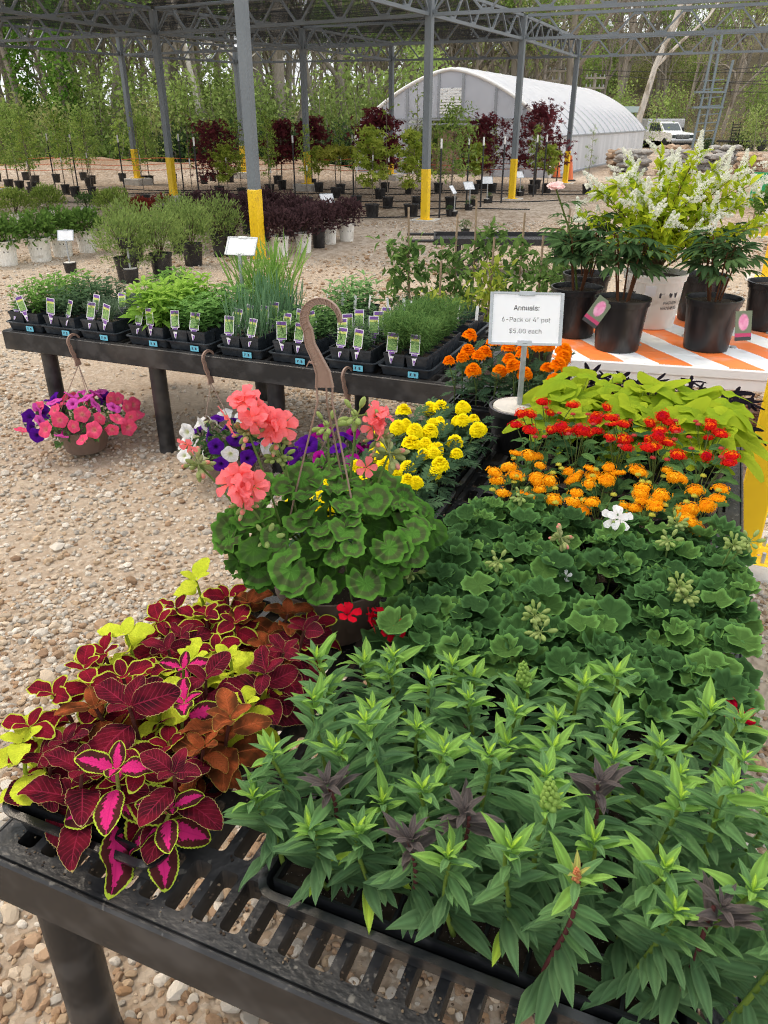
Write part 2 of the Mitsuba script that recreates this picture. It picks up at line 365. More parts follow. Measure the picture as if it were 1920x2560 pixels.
def B(u, v, z=0.0): return A3(u * math.cos(BR) + v * math.sin(BR), -u * math.sin(BR) + v * math.cos(BR), z)


def BM(u, v, z=0.0, rot=0.0, s=1.0): p = B(u, v, z); return shift(p[0], p[1], p[2], rot - BR, s)


def slot(w, l, r=0.008):
    return m3.CrossSection.square((w - 2 * r, l - 2 * r), True).offset(r, m3.JoinType.Round, circular_segments=12)


def bench(name, label, u0, u1, v0, v1, legs, top=0.6):
    t = thing(name, label, 'bench'); W, L = u1 - u0, v1 - v0; cs = m3.CrossSection.square((W, L), False)
    nu, nv = int(W / 0.0505), int(L / 0.113); holes = []
    for i in range(nu):
        for j in range(nv):
            if i % 8 == 7 and W < 2: pass
            holes.append(slot(0.033, 0.088).translate((0.032 + (i + 0.5) * (W - 0.064) / nu, 0.014 + (j + 0.5) * (L - 0.028) / nv)))
    cs = cs - m3.CrossSection.batch_boolean(holes, m3.OpType.Add)
    g = cs.extrude(0.042); me = g.to_mesh(); v = me.vert_properties[:, :3] - A3(W / 2, L / 2, 0.042)
    M = BM((u0 + u1) / 2, (v0 + v1) / 2, top)
    put(t, 'slotted_top', P((v, me.tri_verts, None, None), 'm_bench', False), M)
    ap = [box(-W / 2 - .004, W / 2 + .004, -L / 2 - .012, -L / 2 - .0005, -.105, -.001, .004), box(-W / 2 - .004, W / 2 + .004, L / 2 + .0005, L / 2 + .012, -.105, -.001, .004),
          box(-W / 2 - .012, -W / 2 - .0005, -L / 2, L / 2, -.105, -.0015, .004), box(W / 2 + .0005, W / 2 + .012, -L / 2, L / 2, -.105, -.0015, .004)]
    put(t, 'front_rail', P(ap[0], 'm_bench', False), M); put(t, 'back_rail', P(ap[1], 'm_bench', False), M)
    for a in ap[2:]: put(t, 'end_rail', P(a, 'm_bench', False), M)
    for k in range(1, int(L / 0.37)):
        put(t, 'cross_rib', P(box(-W / 2 + .004, W / 2 - .004, -L / 2 + k * .37 - .006, -L / 2 + k * .37 + .006, -.1, -.043), 'm_bench', False), M)
    for lu, lv in legs:
        put(t, 'leg', P(lathe([(0.0, 0.0), (0.046, 0.0), (0.046, 0.02), (0.044, 0.03), (0.044, top - .044), (0.0, top - .044)], 28), 'm_bench', 35), BM(lu, lv))
    return t


bench('plant_bench', 'black slotted plastic plant bench in front, holding the flower trays', -0.93, 0.2, 0.55, 3.1,
      [(-0.872, 0.615), (0.12, 0.64), (-0.86, 1.9), (0.12, 1.9), (-0.86, 3.03), (0.12, 3.03)])
bench('plant_bench', 'long black slotted plastic bench behind, holding the herb flats', -3.64, -0.93, 3.18, 4.32,
      [(-3.41, 3.25), (-2.65, 3.235), (-1.93, 3.235), (-1.06, 3.25), (-3.45, 4.22), (-2.62, 4.22), (-1.9, 4.22), (-1.06, 4.22)])

# ------------------------------------------------------------------ trays, packs, soil
TRAY = [(-0.012, 0.0), (-0.002, 0.048), (0.0, 0.053), (0.011, 0.055), (0.012, 0.061), (0.0, 0.063), (-0.004, 0.056), (-0.01, 0.012), (-0.014, 0.006)]
def tray_pd(w, l, bs='m_tray'): return P(ringloft(w, l, TRAY, 0.022), bs, 30)


def soil_sheet(w, l, n=24, seed=0):
    x, y = np.meshgrid(np.linspace(-w / 2, w / 2, n), np.linspace(-l / 2, l / 2, n), indexing='ij')
    v = np.stack([x, y, 0.012 * meshkit.fbm(np.stack([x * 60, y * 60, 0 * x + seed], -1), 3, seed)], -1).reshape(-1, 3)
    return v, gf(n, n), None, None


def cells(w, l, nu, nv, h=0.05):
    """the rims of a sheet of square cells"""
    ms = [box(-w / 2, w / 2, -l / 2 + k * l / nv - .0025, -l / 2 + k * l / nv + .0025, h - .022, h) for k in range(nv + 1)]
    ms += [box(-w / 2 + k * w / nu - .0025, -w / 2 + k * w / nu + .0025, -l / 2, l / 2, h - .022, h - .0006) for k in range(nu + 1)]
    return join(ms)


def flat(label, u, v, w, l, nu, nv, group=None, name='plant_tray', z=0.6, bs='m_tray'):
    t = thing(name, label, 'tray', group); M = BM(u, v, z + .002)
    put(t, 'tray', tray_pd(w, l, bs), M)
    put(t, 'cell_pack', P(cells(w - .03, l - .03, nu, nv, 0.068), bs, False), M)
    put(t, 'soil', P(soil_sheet(w - .032, l - .032, 26, nu), 'm_soil'), BM(u, v, z + .046))
    return t


flat('long black tray of coleus at the front corner of the bench', -0.765, 0.86, 0.29, 0.54, 4, 8)
flat('wide black tray of snapdragons at the front edge of the bench', -0.16, 0.765, 0.58, 0.29, 9, 4)
flat('second wide black tray of snapdragons just behind the front one', -0.16, 1.0, 0.58, 0.17, 9, 2)
flat('black tray under green geraniums, the first one behind the snapdragons', -0.16, 1.255, 0.58, 0.32, 5, 3)
flat('black tray under green geraniums, the one nearest the orange lantana', -0.16, 1.585, 0.58, 0.32, 5, 3)
flat('black tray of orange lantana pots', -0.16, 1.9, 0.58, 0.28, 5, 3)
flat('black tray of red lantana pots', -0.16, 2.195, 0.58, 0.28, 5, 3)
flat('black tray under the lime sweet potato vines', -0.16, 2.49, 0.58, 0.28, 5, 3)
flat('black tray under the near black sweet potato vines', -0.16, 2.785, 0.58, 0.28, 5, 3)
flat('black tray of yellow marigolds nearest the coral geranium basket', -0.75, 1.76, 0.29, 0.5, 4, 8)
flat('black tray of yellow marigolds nearest the concrete sign base', -0.75, 2.27, 0.29, 0.46, 4, 8)
flat('black tray of orange marigolds behind the concrete sign base', -0.66, 2.88, 0.42, 0.29, 6, 4)

# ------------------------------------------------------------------ snapdragons
def lathe_at(prof, k=20): return lathe(prof, k)


SN_SHAPES = [leaf(0.25, 'lance', 0.4, 0.1, 0.22, 9, 2, seed=1), leaf(0.25, 'lance', 0.75, 0.25, 0.25, 9, 2, ruf=0.02, seed=2), leaf(0.27, 'lance', 0.25, 0.05, 0.3, 9, 2, seed=3), leaf(0.28, 'lance', 0.55, 0.15, 0.2, 9, 2, ruf=0.03, seed=4)]
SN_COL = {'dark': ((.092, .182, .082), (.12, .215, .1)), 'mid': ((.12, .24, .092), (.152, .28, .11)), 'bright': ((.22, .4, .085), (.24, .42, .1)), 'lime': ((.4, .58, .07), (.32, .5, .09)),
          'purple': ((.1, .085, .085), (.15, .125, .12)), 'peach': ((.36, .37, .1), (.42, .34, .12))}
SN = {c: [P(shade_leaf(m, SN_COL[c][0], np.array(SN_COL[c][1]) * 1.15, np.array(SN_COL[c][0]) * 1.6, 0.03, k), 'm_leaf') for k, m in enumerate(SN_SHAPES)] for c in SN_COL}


def bud_mesh(n=34, r=np.random.default_rng(3)):
    ms = [tube([A3(0, 0, 0), A3(0, 0, 0.035)], [0.004, 0.002], 5)]; s = trimesh.creation.icosphere(subdivisions=1)
    for i in range(n):
        t = i / n; a = i * 2.4; rr_ = 0.0085 * (1 - 0.75 * t) + 0.001; q = 0.0042 * (1.1 - 0.6 * t)
        ms.append((np.array(s.vertices) * [q, q, q * 1.4] + A3(rr_ * math.cos(a), rr_ * math.sin(a), 0.002 + 0.036 * t), np.array(s.faces), None, None))
    return paint(join(ms), (.33, .5, .12), 0.3)


BUD = P(bud_mesh(), 'm_leaf')
BUD_PEACH = P(paint(bud_mesh(), (.75, .33, .16), 0.3), 'm_leaf')


def snapdragon(u, v, h, label, group=None, kind='green', lean=(0, 0), bud=None, lv=11, r=np.random.default_rng(5), side=True):
    t = thing('snapdragon', label, 'snapdragon', group); z0 = 0.655
    base = B(u, v, z0); top = base + B(lean[0], lean[1], h); n = 8
    pts = np.array([base + (top - base) * k + A3(0, 0, 0) + 0.006 * A3(math.sin(k * 5 + u * 60), math.cos(k * 4 + v * 50), 0) for k in np.linspace(0, 1, n)])
    stem = paint(tube(pts, np.linspace(0.0042, 0.0025, n), 7), (.2, .3, .06) if kind == 'green' else (.16, .06, .06), 0.2)
    put(t, 'stem', P(stem, 'm_leaf'))
    a = r.random() * 6.3; k0 = (0.24 if u < -.1 else 0.1) if v < 0.7 else 0.14
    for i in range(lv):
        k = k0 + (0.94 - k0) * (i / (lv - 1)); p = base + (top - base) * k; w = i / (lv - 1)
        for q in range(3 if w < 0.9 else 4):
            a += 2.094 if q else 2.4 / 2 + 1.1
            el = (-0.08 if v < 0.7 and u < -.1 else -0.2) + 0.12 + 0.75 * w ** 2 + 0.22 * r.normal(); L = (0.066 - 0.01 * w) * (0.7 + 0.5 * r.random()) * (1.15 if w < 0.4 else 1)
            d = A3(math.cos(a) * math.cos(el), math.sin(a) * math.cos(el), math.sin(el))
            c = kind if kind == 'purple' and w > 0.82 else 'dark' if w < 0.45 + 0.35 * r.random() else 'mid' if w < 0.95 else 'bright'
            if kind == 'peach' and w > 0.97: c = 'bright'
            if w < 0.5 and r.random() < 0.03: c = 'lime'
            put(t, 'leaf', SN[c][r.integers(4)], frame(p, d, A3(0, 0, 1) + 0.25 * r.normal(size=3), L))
    for i in range(9):   # the young rosette at the tip
        a += 2.4; el = 0.35 + 0.11 * i; d = A3(math.cos(a) * math.cos(el), math.sin(a) * math.cos(el), math.sin(el)); L = 0.046 - 0.0038 * i
        c = 'purple' if kind == 'purple' else 'peach' if kind == 'peach' and i > 3 else 'mid' if i < 3 else 'bright' if i < 6 else 'lime'
        put(t, 'leaf', SN[c][r.integers(4)], frame(top + A3(0, 0, 0.001 * i), d, A3(0, 0, 1) - 0.5 * A3(math.cos(a), math.sin(a), 0), L))
    if bud: put(t, 'flower_bud', BUD if bud == 'green' else BUD_PEACH, frame(top + A3(0, 0, 0.002), A3(1, 0, 0.1), A3(0, 0, 1), 1.1 if bud == 'green' else 0.5), 'pale green knob of unopened flowers' if bud == 'green' else 'peach coloured flower bud')


GSN = 'green snapdragon with narrow leaves and a bright lime tip, standing in the packed front trays'
rs = np.random.default_rng(11)
special = {(1, 1): ('purple', 'dark purple snapdragon on the left of the front trays, above the coleus gap'), (4, 1): ('purple', 'dark purple snapdragon in the middle of the front trays'), (3, 0): ('purple', 'dusky purple star shaped snapdragon low in the front row'),
           (6, 2): ('purple', 'dark purple snapdragon right of the tallest green bud'), (8, 0): ('purple', 'purple snapdragon with wine red stem at the front right corner')}
ROWN = ['in the front row', 'in the second row', 'in the third row', 'in the fourth row', 'in the fifth row', 'in the back row']
for j in range(6):
    for i in range(10 if j < 4 else 9):
        u = -0.435 + i * 0.068 + rs.normal() * 0.01; v = 0.66 + j * 0.067 + rs.normal() * 0.01
        h = 0.15 + 0.045 * (i / 8) + 0.018 * rs.normal() + (0.03 if 0 < j < 3 else 0.0); out = ((u + 0.16) * 0.14 + 0.014 * rs.normal(), (v - 0.85) * 0.1 + 0.014 * rs.normal())
        if j == 0: h -= 0.05 - 0.07 * (i / 8); out = (out[0], out[1] * 0.3)
        kind, lab = special.get((i, j), ('green', 'lime tipped green snapdragon, %s from the left %s of the trays' % (ORD[i], ROWN[j]))); g = None if (i, j) in special else 'green snapdragons in the front trays'; bud = None
        if (i, j) == (2, 1): h = 0.12
        if (i, j) == (5, 1): h, lab, g, bud = 0.25, 'tallest snapdragon with a fat pale green flower bud on top', None, 'green'
        if (i, j) == (4, 5): lab, g, bud = 'snapdragon with a small green flower bud in the back row', None, 'green'
        if (i, j) == (6, 0): h, lab, g, bud, kind = 0.215, 'snapdragon with a peach coloured tip at the front right', None, 'peach', 'peach'
        snapdragon(u, v, max(h, 0.1), lab, g, kind, out, bud, lv=12 if j < 3 else 9, r=rs)

# ------------------------------------------------------------------ coleus
CO_W = {'maroon': 0.76, 'pink': 0.74, 'rust': 0.8, 'lime': 0.84, 'edged': 0.82}


def coleus_col(kind):
    w = CO_W[kind]

    def fn(p, n, uv):
        s = dr.abs(uv.x - 0.5) * 2; t = dr.clip(uv.y, 0, 1); pr = dr.sqrt(t + 1e-4) * dr.power(1 - t + 1e-4, 0.75) * 1.85
        e = (1 - s) * pr * w * 0.5; e = dr.minimum(e, (1 - t) * 0.5)
        j = fbm(p.x * 260, p.y * 260, p.z * 260); j2 = fbm(p.x * 45, p.y * 45, p.z * 45)
        vein = dr.sin((t * 9 - s * 2.2) * 6.283); vn = smoothstep(0.75, 1.0, vein) * (1 - 0.6 * s); mid = 1 - smoothstep(0.02, 0.06, s)
        if kind == 'maroon':
            c = mix((.042, .01, .015), (.17, .012, .026), smoothstep(0.25, 0.8, j2)); c = mix(c, (.3, .025, .06), dr.maximum(vn * 0.75, mid * 0.8)); c = c * (0.75 + 0.5 * fbm(p.x * 160, p.y * 160, p.z * 160)); return mix((.55, .45, .17), c, smoothstep(0.004, 0.012, e + (j - 0.5) * 0.01))
        if kind == 'pink':
            half = 0.5 * dr.power(1 - t, 0.7) + 0.1 * vein * (1 - t) + (j - 0.5) * 0.55 + (j2 - 0.5) * 0.5
            c = mix((.045, .014, .018), (.1, .025, .022), j2); c = mix((.62, .03, .19), c, smoothstep(0.0, 0.12, s - half * (t < 0.86)))
            c = mix(c, (.5, .02, .15), mid * 0.6 * (t < 0.8)); return mix((.42, .56, .055), c, smoothstep(0.022, 0.036, e + (j - 0.5) * 0.05))
        if kind == 'rust':
            c = mix((.1, .035, .015), (.36, .085, .03), smoothstep(0.3, 0.72, j2 + 0.12 * (0.5 - s))); c = mix(c, (.09, .05, .015), vn * 0.6); c = c * (0.75 + 0.5 * j); c = mix(c, (.45, .12, .05), mid * 0.6); return mix((.45, .36, .08), c, smoothstep(0.003, 0.012, e))
        if kind == 'lime':
            c = mix((.44, .54, .03), (.62, .66, .06), j2); c = c * (0.82 + 0.36 * j); return mix(c, (.34, .46, .03), vn * 0.65)
        c = mix((.2, .012, .024), (.09, .01, .018), smoothstep(0.35, 0.7, j2)); c = mix(c, (.42, .02, .06), vn * 0.4 + mid * 0.5); return mix((.48, .56, .06), c, smoothstep(0.04, 0.052, e + (j - 0.5) * 0.04))
    return fn


CO = {}
for k, w in CO_W.items():
    leafy('m_coleus_' + k, coleus_col(k), 0.5, 0.35, 1.35)
    CO[k] = [P(leaf(w, 'coleus', dp, 0.2, fo, 30, 5, 0.12, 15, rf, 3 + q), 'm_coleus_' + k) for q, (dp, fo, rf) in enumerate([(0.5, 0.12, 0.02), (1.0, -0.1, 0.035), (0.8, 0.25, 0.05), (1.35, 0.05, 0.03)])]
CO_STEM = {'lime': (.4, .5, .06), 'pink': (.3, .35, .08)}
CO_LAB = {'maroon': 'maroon coleus with thin gold leaf edges', 'pink': 'pink centred coleus with lime toothed edges', 'rust': 'rusty orange coleus', 'lime': 'plain lime yellow coleus', 'edged': 'red coleus with wide lime leaf edges'}
rc = np.random.default_rng(17)


def coleus(u, v, kind, label, group, h=0.1, size=0.075, lean=(0, 0), turn=None, levels=3):
    t = thing('coleus', label, 'coleus', group); base = B(u, v, 0.655); top = base + B(lean[0], lean[1], h); a0 = rc.random() * 6.3 if turn is None else turn
    put(t, 'stem', P(paint(tube([base, (base + top) / 2 + 0.004 * rc.normal(size=3), top], [0.004, 0.0035, 0.003], 6), CO_STEM.get(kind, (.16, .06, .05)), 0.2), 'm_leaf'))
    for l in range(levels + 1):
        w = l / levels; p = base + (top - base) * (0.18 + 0.82 * w)
        for q in range(2 if l < levels - 1 or l == levels else 2):
            a = a0 + l * 1.571 + q * math.pi + 0.18 * rc.normal(); el = -0.12 + 0.5 * w ** 1.5 + 0.18 * rc.normal()
            L = size * (1.1 - 0.42 * max(0, w - 0.45) / 0.55) * (0.85 + 0.3 * rc.random()); d = A3(math.cos(a) * math.cos(el), math.sin(a) * math.cos(el), math.sin(el))
            put(t, 'leaf', CO[kind][rc.integers(4)], frame(p + 0.006 * d, d, A3(0, -0.25, 1) + 0.3 * rc.normal(size=3), L))
    for q in range(2):
        a = a0 + (levels + 1) * 1.571 + q * math.pi; d = A3(math.cos(a) * .8, math.sin(a) * .8, .5); put(t, 'leaf', CO[kind][0], frame(top, d, A3(0, 0, 1), size * .5))


order = 'maroon edged rust edged edged pink edged lime maroon edged maroon rust'.split()
PLAN = {(3, 0): ('pink', 'front coleus with hot pink centres and lime edges over the tray corner', .115, .088), (4, 0): ('pink', 'small pink centred coleus at the front right tray corner', .06, .065), (2, 0): ('maroon', 'maroon coleus left of the front pink centred one', .095, .085), (0, 0): ('lime', 'lime yellow coleus at the front left corner of the tray', .09, .075), (1, 0): ('maroon', 'low maroon coleus between the lime one and the tray rim', .07, .075),
        (2, 2): ('maroon', 'largest maroon coleus with broad pointed leaves, third row', .135, .112), (4, 1): ('maroon', 'crimson coleus with folded leaves over the gap', .115, .08), (1, 2): ('rust', 'rust coloured coleus behind the lime one', .11, .075), (0, 2): ('edged', 'red coleus with wide lime edges at the left tray end', .12, .075), (0, 1): ('edged', 'lime edged red coleus just behind the front lime one', .1, .07),
        (4, 3): ('rust', 'rusty orange coleus beside the snapdragons', .115, .085), (3, 3): ('pink', 'pink centred coleus in the fourth row', .12, .075), (0, 3): ('edged', 'lime edged red coleus on the left, fourth row', .125, .07), (1, 3): ('edged', 'lime edged red coleus second from left, fourth row', .13, .07), (2, 4): ('pink', 'pink centred coleus in the middle of the tray', .12, .07), (3, 4): ('maroon', 'crimson coleus in the middle of the tray', .12, .08),
        (4, 4): ('lime', 'lime yellow coleus beside the gap, halfway back', .09, .06), (0, 5): ('lime', 'lime yellow coleus on the left edge, halfway back', .115, .075), (0, 8): ('lime', 'lime yellow coleus on the far left edge', .11, .075), (4, 5): ('maroon', 'glossy maroon coleus by the gap, halfway back', .115, .08), (4, 7): ('maroon', 'dark maroon coleus by the gap, towards the brown pot', .115, .08), (3, 5): ('lime', 'small lime coleus among the crimson ones', .12, .05)}
for j in range(9):
    for i in range(5):
        u = -0.89 + i * 0.061 + 0.006 * rc.normal(); v = 0.63 + j * 0.061 + 0.006 * rc.normal()
        lean = ((u + 0.76) * 0.22, (0.022 if j == 0 else (v - 0.86) * 0.08))
        if (i, j) in PLAN:
            k, lab, h, s = PLAN[(i, j)]; coleus(u, v, k, lab, None, h, s * 1.02, lean)
        else:
            k = order[rc.integers(len(order))]; k = 'edged' if j >= 7 and rc.random() < 0.5 else k
            coleus(u, v, k, CO_LAB[k] + ', %s from the left in the %s coleus row' % (ORD[i], ORD[j]), 'small coleus, ' + k, 0.08 + 0.014 * rc.normal(), 0.071, lean, None, 4)

# ------------------------------------------------------------------ geraniums
def ger_R(a):
    lob = 1 + 0.05 * np.cos(9 * a) + 0.03 * np.abs(np.cos(13.5 * a))
    return 0.5 * lob * (1 - 0.62 * np.clip((np.abs(a) - 2.75) / 0.39, 0, 1))


GER_SH = [polar_leaf(ger_R, c, r_, k, 5, 73, s) for c, r_, k, s in ((0.14, 0.05, 5, 1), (0.28, 0.07, 4, 2), (-0.12, 0.05, 7, 3), (0.1, 0.07, 8, 4))]
GER_CUP = [polar_leaf(ger_R, c, r_, k, 5, 73, s) for c, r_, k, s in ((0.4, 0.045, 7, 1), (0.25, 0.05, 8, 2), (0.45, 0.045, 9, 3))]


def ger_paint(m, inner, zone, rim, z0, z1, seed=0):
    r = np.random.default_rng(seed); q = m[2][:, :1]; a = m[2][:, 1:] * 2 * np.pi
    k = np.clip((q - z0) / 0.1, 0, 1) * np.clip((z1 - q) / 0.08, 0, 1); c = np.asarray(inner)[None] + (np.asarray(zone) - np.asarray(inner))[None] * k
    c = c + (np.asarray(rim) - c) * np.clip((q - 0.93) / 0.05, 0, 1); vein = np.clip(np.cos(9 * a) - 0.8, 0, 1) * 5 * np.clip(1 - q, 0, 1)
    return m[0], m[1], m[2], c * (1 + 0.35 * vein) * (1 + 0.12 * (r.random((len(q), 1)) - 0.5))


GERG = [P(ger_paint(m, c, c, np.array(c) * 2.3, 0.5, 0.9, k), 'm_matte_leaf') for k, m in enumerate(GER_CUP + GER_SH[:2]) for c in ((.038, .088, .03), (.05, .115, .036), (.085, .175, .045))]


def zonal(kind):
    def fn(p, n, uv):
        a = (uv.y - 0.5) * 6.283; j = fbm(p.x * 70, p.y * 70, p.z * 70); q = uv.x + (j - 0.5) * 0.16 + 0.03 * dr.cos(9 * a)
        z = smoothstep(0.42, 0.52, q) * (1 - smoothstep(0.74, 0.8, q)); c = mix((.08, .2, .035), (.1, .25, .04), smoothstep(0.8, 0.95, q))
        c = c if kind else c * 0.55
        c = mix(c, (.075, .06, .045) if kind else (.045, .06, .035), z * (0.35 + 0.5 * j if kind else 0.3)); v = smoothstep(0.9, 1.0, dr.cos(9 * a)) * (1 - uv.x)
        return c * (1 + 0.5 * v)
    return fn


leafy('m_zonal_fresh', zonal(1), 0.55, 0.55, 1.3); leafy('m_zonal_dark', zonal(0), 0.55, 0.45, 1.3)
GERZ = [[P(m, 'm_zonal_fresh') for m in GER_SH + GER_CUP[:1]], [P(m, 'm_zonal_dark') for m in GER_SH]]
SEPAL = leaf(0.3, 'lance', 0.3, 0, 0.3, 5, 1)


def petal_flower(n, w, el, droop, ca, cb, ruf=0.05, seed=0, skew=0.0, prof='obovate'):
    """n petals round +z; colours from throat ca to rim cb"""
    r = np.random.default_rng(seed); ms = []
    for i in range(n):
        m = leaf(w * (0.92 + 0.16 * r.random()), prof, droop, el + 0.12 * r.normal(), 0.12, 7, 2, ruf=ruf, seed=seed * 9 + i); a = i * 2 * math.pi / n + 0.1 * r.normal() + skew * (i % 2)
        c = lerp(ca, cb, np.clip(m[2][:, 1:] * 1.7, 0, 1)) * (0.94 + 0.12 * r.random())
        ms.append(mv((m[0], m[1], None, c), shift(0.02 * math.cos(a), 0.02 * math.sin(a), 0.004 * i, a, 0.5)))
    return join(ms)


CORAL = [P(petal_flower(5, 0.86, 0.5, 0.7, (.9, .16, .12), (.92, .22, .24), 0.05, s), 'm_petal') for s in (1, 2, 3)]
WHITE_F = P(petal_flower(5, 0.72, 0.35, 0.5, (.85, .8, .78), (.88, .88, .9), 0.04, 7), 'm_petal')
RED_F = [P(petal_flower(5, 0.8, 0.7, 0.8, (.5, .003, .02), (.66, .01, .03), 0.06, s), 'm_petal') for s in (4, 5)]
BUDLET = leaf(0.36, 'lance', 0.2, 0.1, 0.7, 6, 2)


def bud_cluster(n, c1, c2, seed, tipc=None, droop=0.0):
    r = np.random.default_rng(seed); ms = []; s = trimesh.creation.icosphere(subdivisions=1); sv = np.array(s.vertices)
    for i in range(n):
        d = unit(r.normal(size=3) * A3(1, 1, .7) + A3(0, 0, 0.5 - droop)); L = 0.011 + 0.009 * r.random(); q = 0.0042 * (0.8 + 0.4 * r.random()); c = lerp(c1, c2, r.random((1, 1)))[0]
        M = frame(d * L * 1.35, d, A3(0.2, 0.1, 1)); vv = sv * A3(q * 2.1, q, q); cc = np.where((sv[:, :1] > 0.5) & (r.random() < 0.5), np.asarray(tipc if tipc is not None else c), c)
        ms.append(mv((vv, np.array(s.faces), None, cc * np.ones((len(sv), 3))), M)); ms.append(paint(tube([A3(0, 0, 0), d * L], [.0012, .0012], 4), c * 0.9))
    return join(ms)


BUDS = [P(bud_cluster(16, (.3, .42, .12), (.42, .5, .2), 3), 'm_leaf'), P(bud_cluster(20, (.3, .4, .12), (.48, .5, .26), 4, (.85, .35, .3), 0.9), 'm_leaf'), P(bud_cluster(9, (.38, .5, .16), (.45, .52, .22), 5), 'm_leaf')]
RED_BUDS = P(bud_cluster(7, (.45, .005, .03), (.55, .01, .04), 6), 'm_leaf')


def stalk(t, p, q, r0=0.0022, c=(.2, .3, .09), bend=0.02, name='flower_stalk'):
    p, q = A3(*p), A3(*q); mid = (p + q) / 2 + A3(0, 0, bend)
    put(t, name, P(paint(tube([p, (p * 2 + mid * 2) / 4, mid, (q * 2 + mid * 2) / 4 + A3(0, 0, bend * .3), q], [r0 * 1.2, r0, r0, r0, r0 * .9], 6), c, 0.15), 'm_leaf'))


rg = np.random.default_rng(23)
POT4 = P(lathe([(0.0, 0.002), (0.037, 0.0), (0.047, 0.082), (0.052, 0.083), (0.053, 0.098), (0.05, 0.099), (0.047, 0.085), (0.046, 0.078), (0.0, 0.079)], 20), 'm_pot', 30)
SOIL4 = P(lathe([(0.047, 0.0), (0.03, 0.004), (0.0, 0.006)], 16), 'm_soil')


def geranium(u, v, label, group=None, n=17, extra=()):
    t = thing('geranium', label, 'geranium', group); put(t, 'pot', POT4, BM(u, v, .606)); put(t, 'soil', SOIL4, BM(u, v, .606 + .08)); c = B(u, v, 0.685)
    for i in range(n):
        a = i * 2.4 + rg.random(); k = math.sqrt((i + 0.5) / n); rad = 0.066 * k; h = 0.095 * (1 - 0.5 * k * k) + 0.014 * rg.normal()
        p = c + A3(rad * math.cos(a), rad * math.sin(a), h); o = A3(math.cos(a), math.sin(a), 0); z = A3(0, -0.12, 1) + o * (0.25 + 0.75 * k) + 0.25 * rg.normal(size=3)
        put(t, 'leaf', GERG[rg.integers(len(GERG))], frame(p, o + A3(0, 0, -0.3 * k), z, 0.062 * (0.7 + 0.5 * rg.random())))
    put(t, 'stems', P(paint(join([tube([c + A3(0, 0, -.004), c + A3(.045 * math.cos(q * 1.05), .045 * math.sin(q * 1.05), .07)], [.0022, .0015], 4) for q in range(6)]), (.16, .24, .07), .2), 'm_leaf'), kind='stuff')
    for k, du, dv, h in extra:
        q = c + B(du, dv, h) ; stalk(t, c + A3(0, 0, 0.03), q)
        if k == 'white':
            for w in range(2): put(t, 'flower', WHITE_F, frame(q + A3(.012 * w, -.004 * w, .008), A3(1, .3 * w, 0.1), A3(0.12 - .5 * w, -0.95, 0.75), 0.064), 'white five petalled flower')
            put(t, 'bud_cluster', BUDS[2], frame(q - A3(0, 0, .012), A3(1, 0, 0), A3(0, -.5, -.8), .9))
        elif k == 'petal': put(t, 'flower', WHITE_F, frame(q, A3(.6, -.2, .4), A3(.2, -.5, .7), 0.03), 'single white petals opening')
        elif k == 'red':
            for w in range(7): put(t, 'flower', RED_F[w % 2], frame(q + A3(.014 * rg.normal() + .011 * (w - 3), .01 * rg.normal(), .008 * rg.normal()), rdir(1, rg)[0], A3(0, -.5, 1) + .6 * rg.normal(size=3), 0.056), 'crumpled bright red petals')
        elif k == 'redbud': put(t, 'bud_cluster', RED_BUDS, frame(q, A3(1, 0, 0), A3(.3, -.3, .8), 1.2), 'red flower buds just opening')
        else: put(t, 'bud_cluster', BUDS[int(k)], frame(q, A3(1, 0, .1), A3(.1, -.2, 1), 1.0))


GG = 'leafy green geranium without flowers, in the %s row behind the snapdragons'
EX = {(3, 6): ('geranium with one open white flower, below the orange lantana', [('white', -.02, -.04, .125)]), (2, 3): ('geranium with a single white petal showing', [('petal', .03, 0, .1)]), (0, 0): ('geranium with red petals, next to the brown basket', [('red', -.06, .0, .1)]),
      (5, 0): ('geranium with dark red opening buds at the right edge', [('redbud', .03, -.04, .1)]), (2, 1): ('geranium with two nodding green bud clusters near the snapdragons', [(0, .0, 0, .12), (2, .02, -.04, .115)]), (1, 6): ('geranium with a pale bud cluster near the first lantana', [(2, -.03, 0, .125)]),
      (2, 4): ('geranium with pink tinged buds on a dark stalk', [(1, 0, 0, .14)]), (5, 5): ('geranium with tall green buds by the right edge', [(0, .02, 0, .15), (2, .05, .01, .16)]), (0, 2): ('geranium with yellowish buds beside the brown basket', [(2, -.05, .0, .1)]), (4, 3): ('geranium with bright bud clusters, right of the middle', [(0, .03, 0, .13), (0, .045, -.02, .12)]), (4, 5): ('geranium with buds above the right tray edge', [(2, 0, 0, .13)]),
      (1, 3): ('geranium with a bud cluster left of the dark stalk', [(2, 0, 0, .12)]), (4, 6): ('geranium with a big bud cluster under the last orange lantana', [(0, .0, 0, .13)])}
RWN = ['first', 'second', 'third', 'fourth', 'fifth', 'sixth', 'last']
for j in range(7):
    for i in range(6):
        if (i, j) in ((3, 3), (2, 5)): continue
        u = -0.43 + i * 0.112 + 0.008 * rg.normal(); v = 1.135 + j * 0.099 + 0.008 * rg.normal()
        lab, ex = EX.get((i, j), ('leafy green geranium without flowers, %s from the left in the %s row behind the snapdragons' % (ORD[i], RWN[j]), ())); geranium(u, v, lab, None if ex else 'green geraniums in pots', 17, ex)

# ------------------------------------------------------------------ lantana, sweet potato vine, marigolds
rl = np.random.default_rng(31)


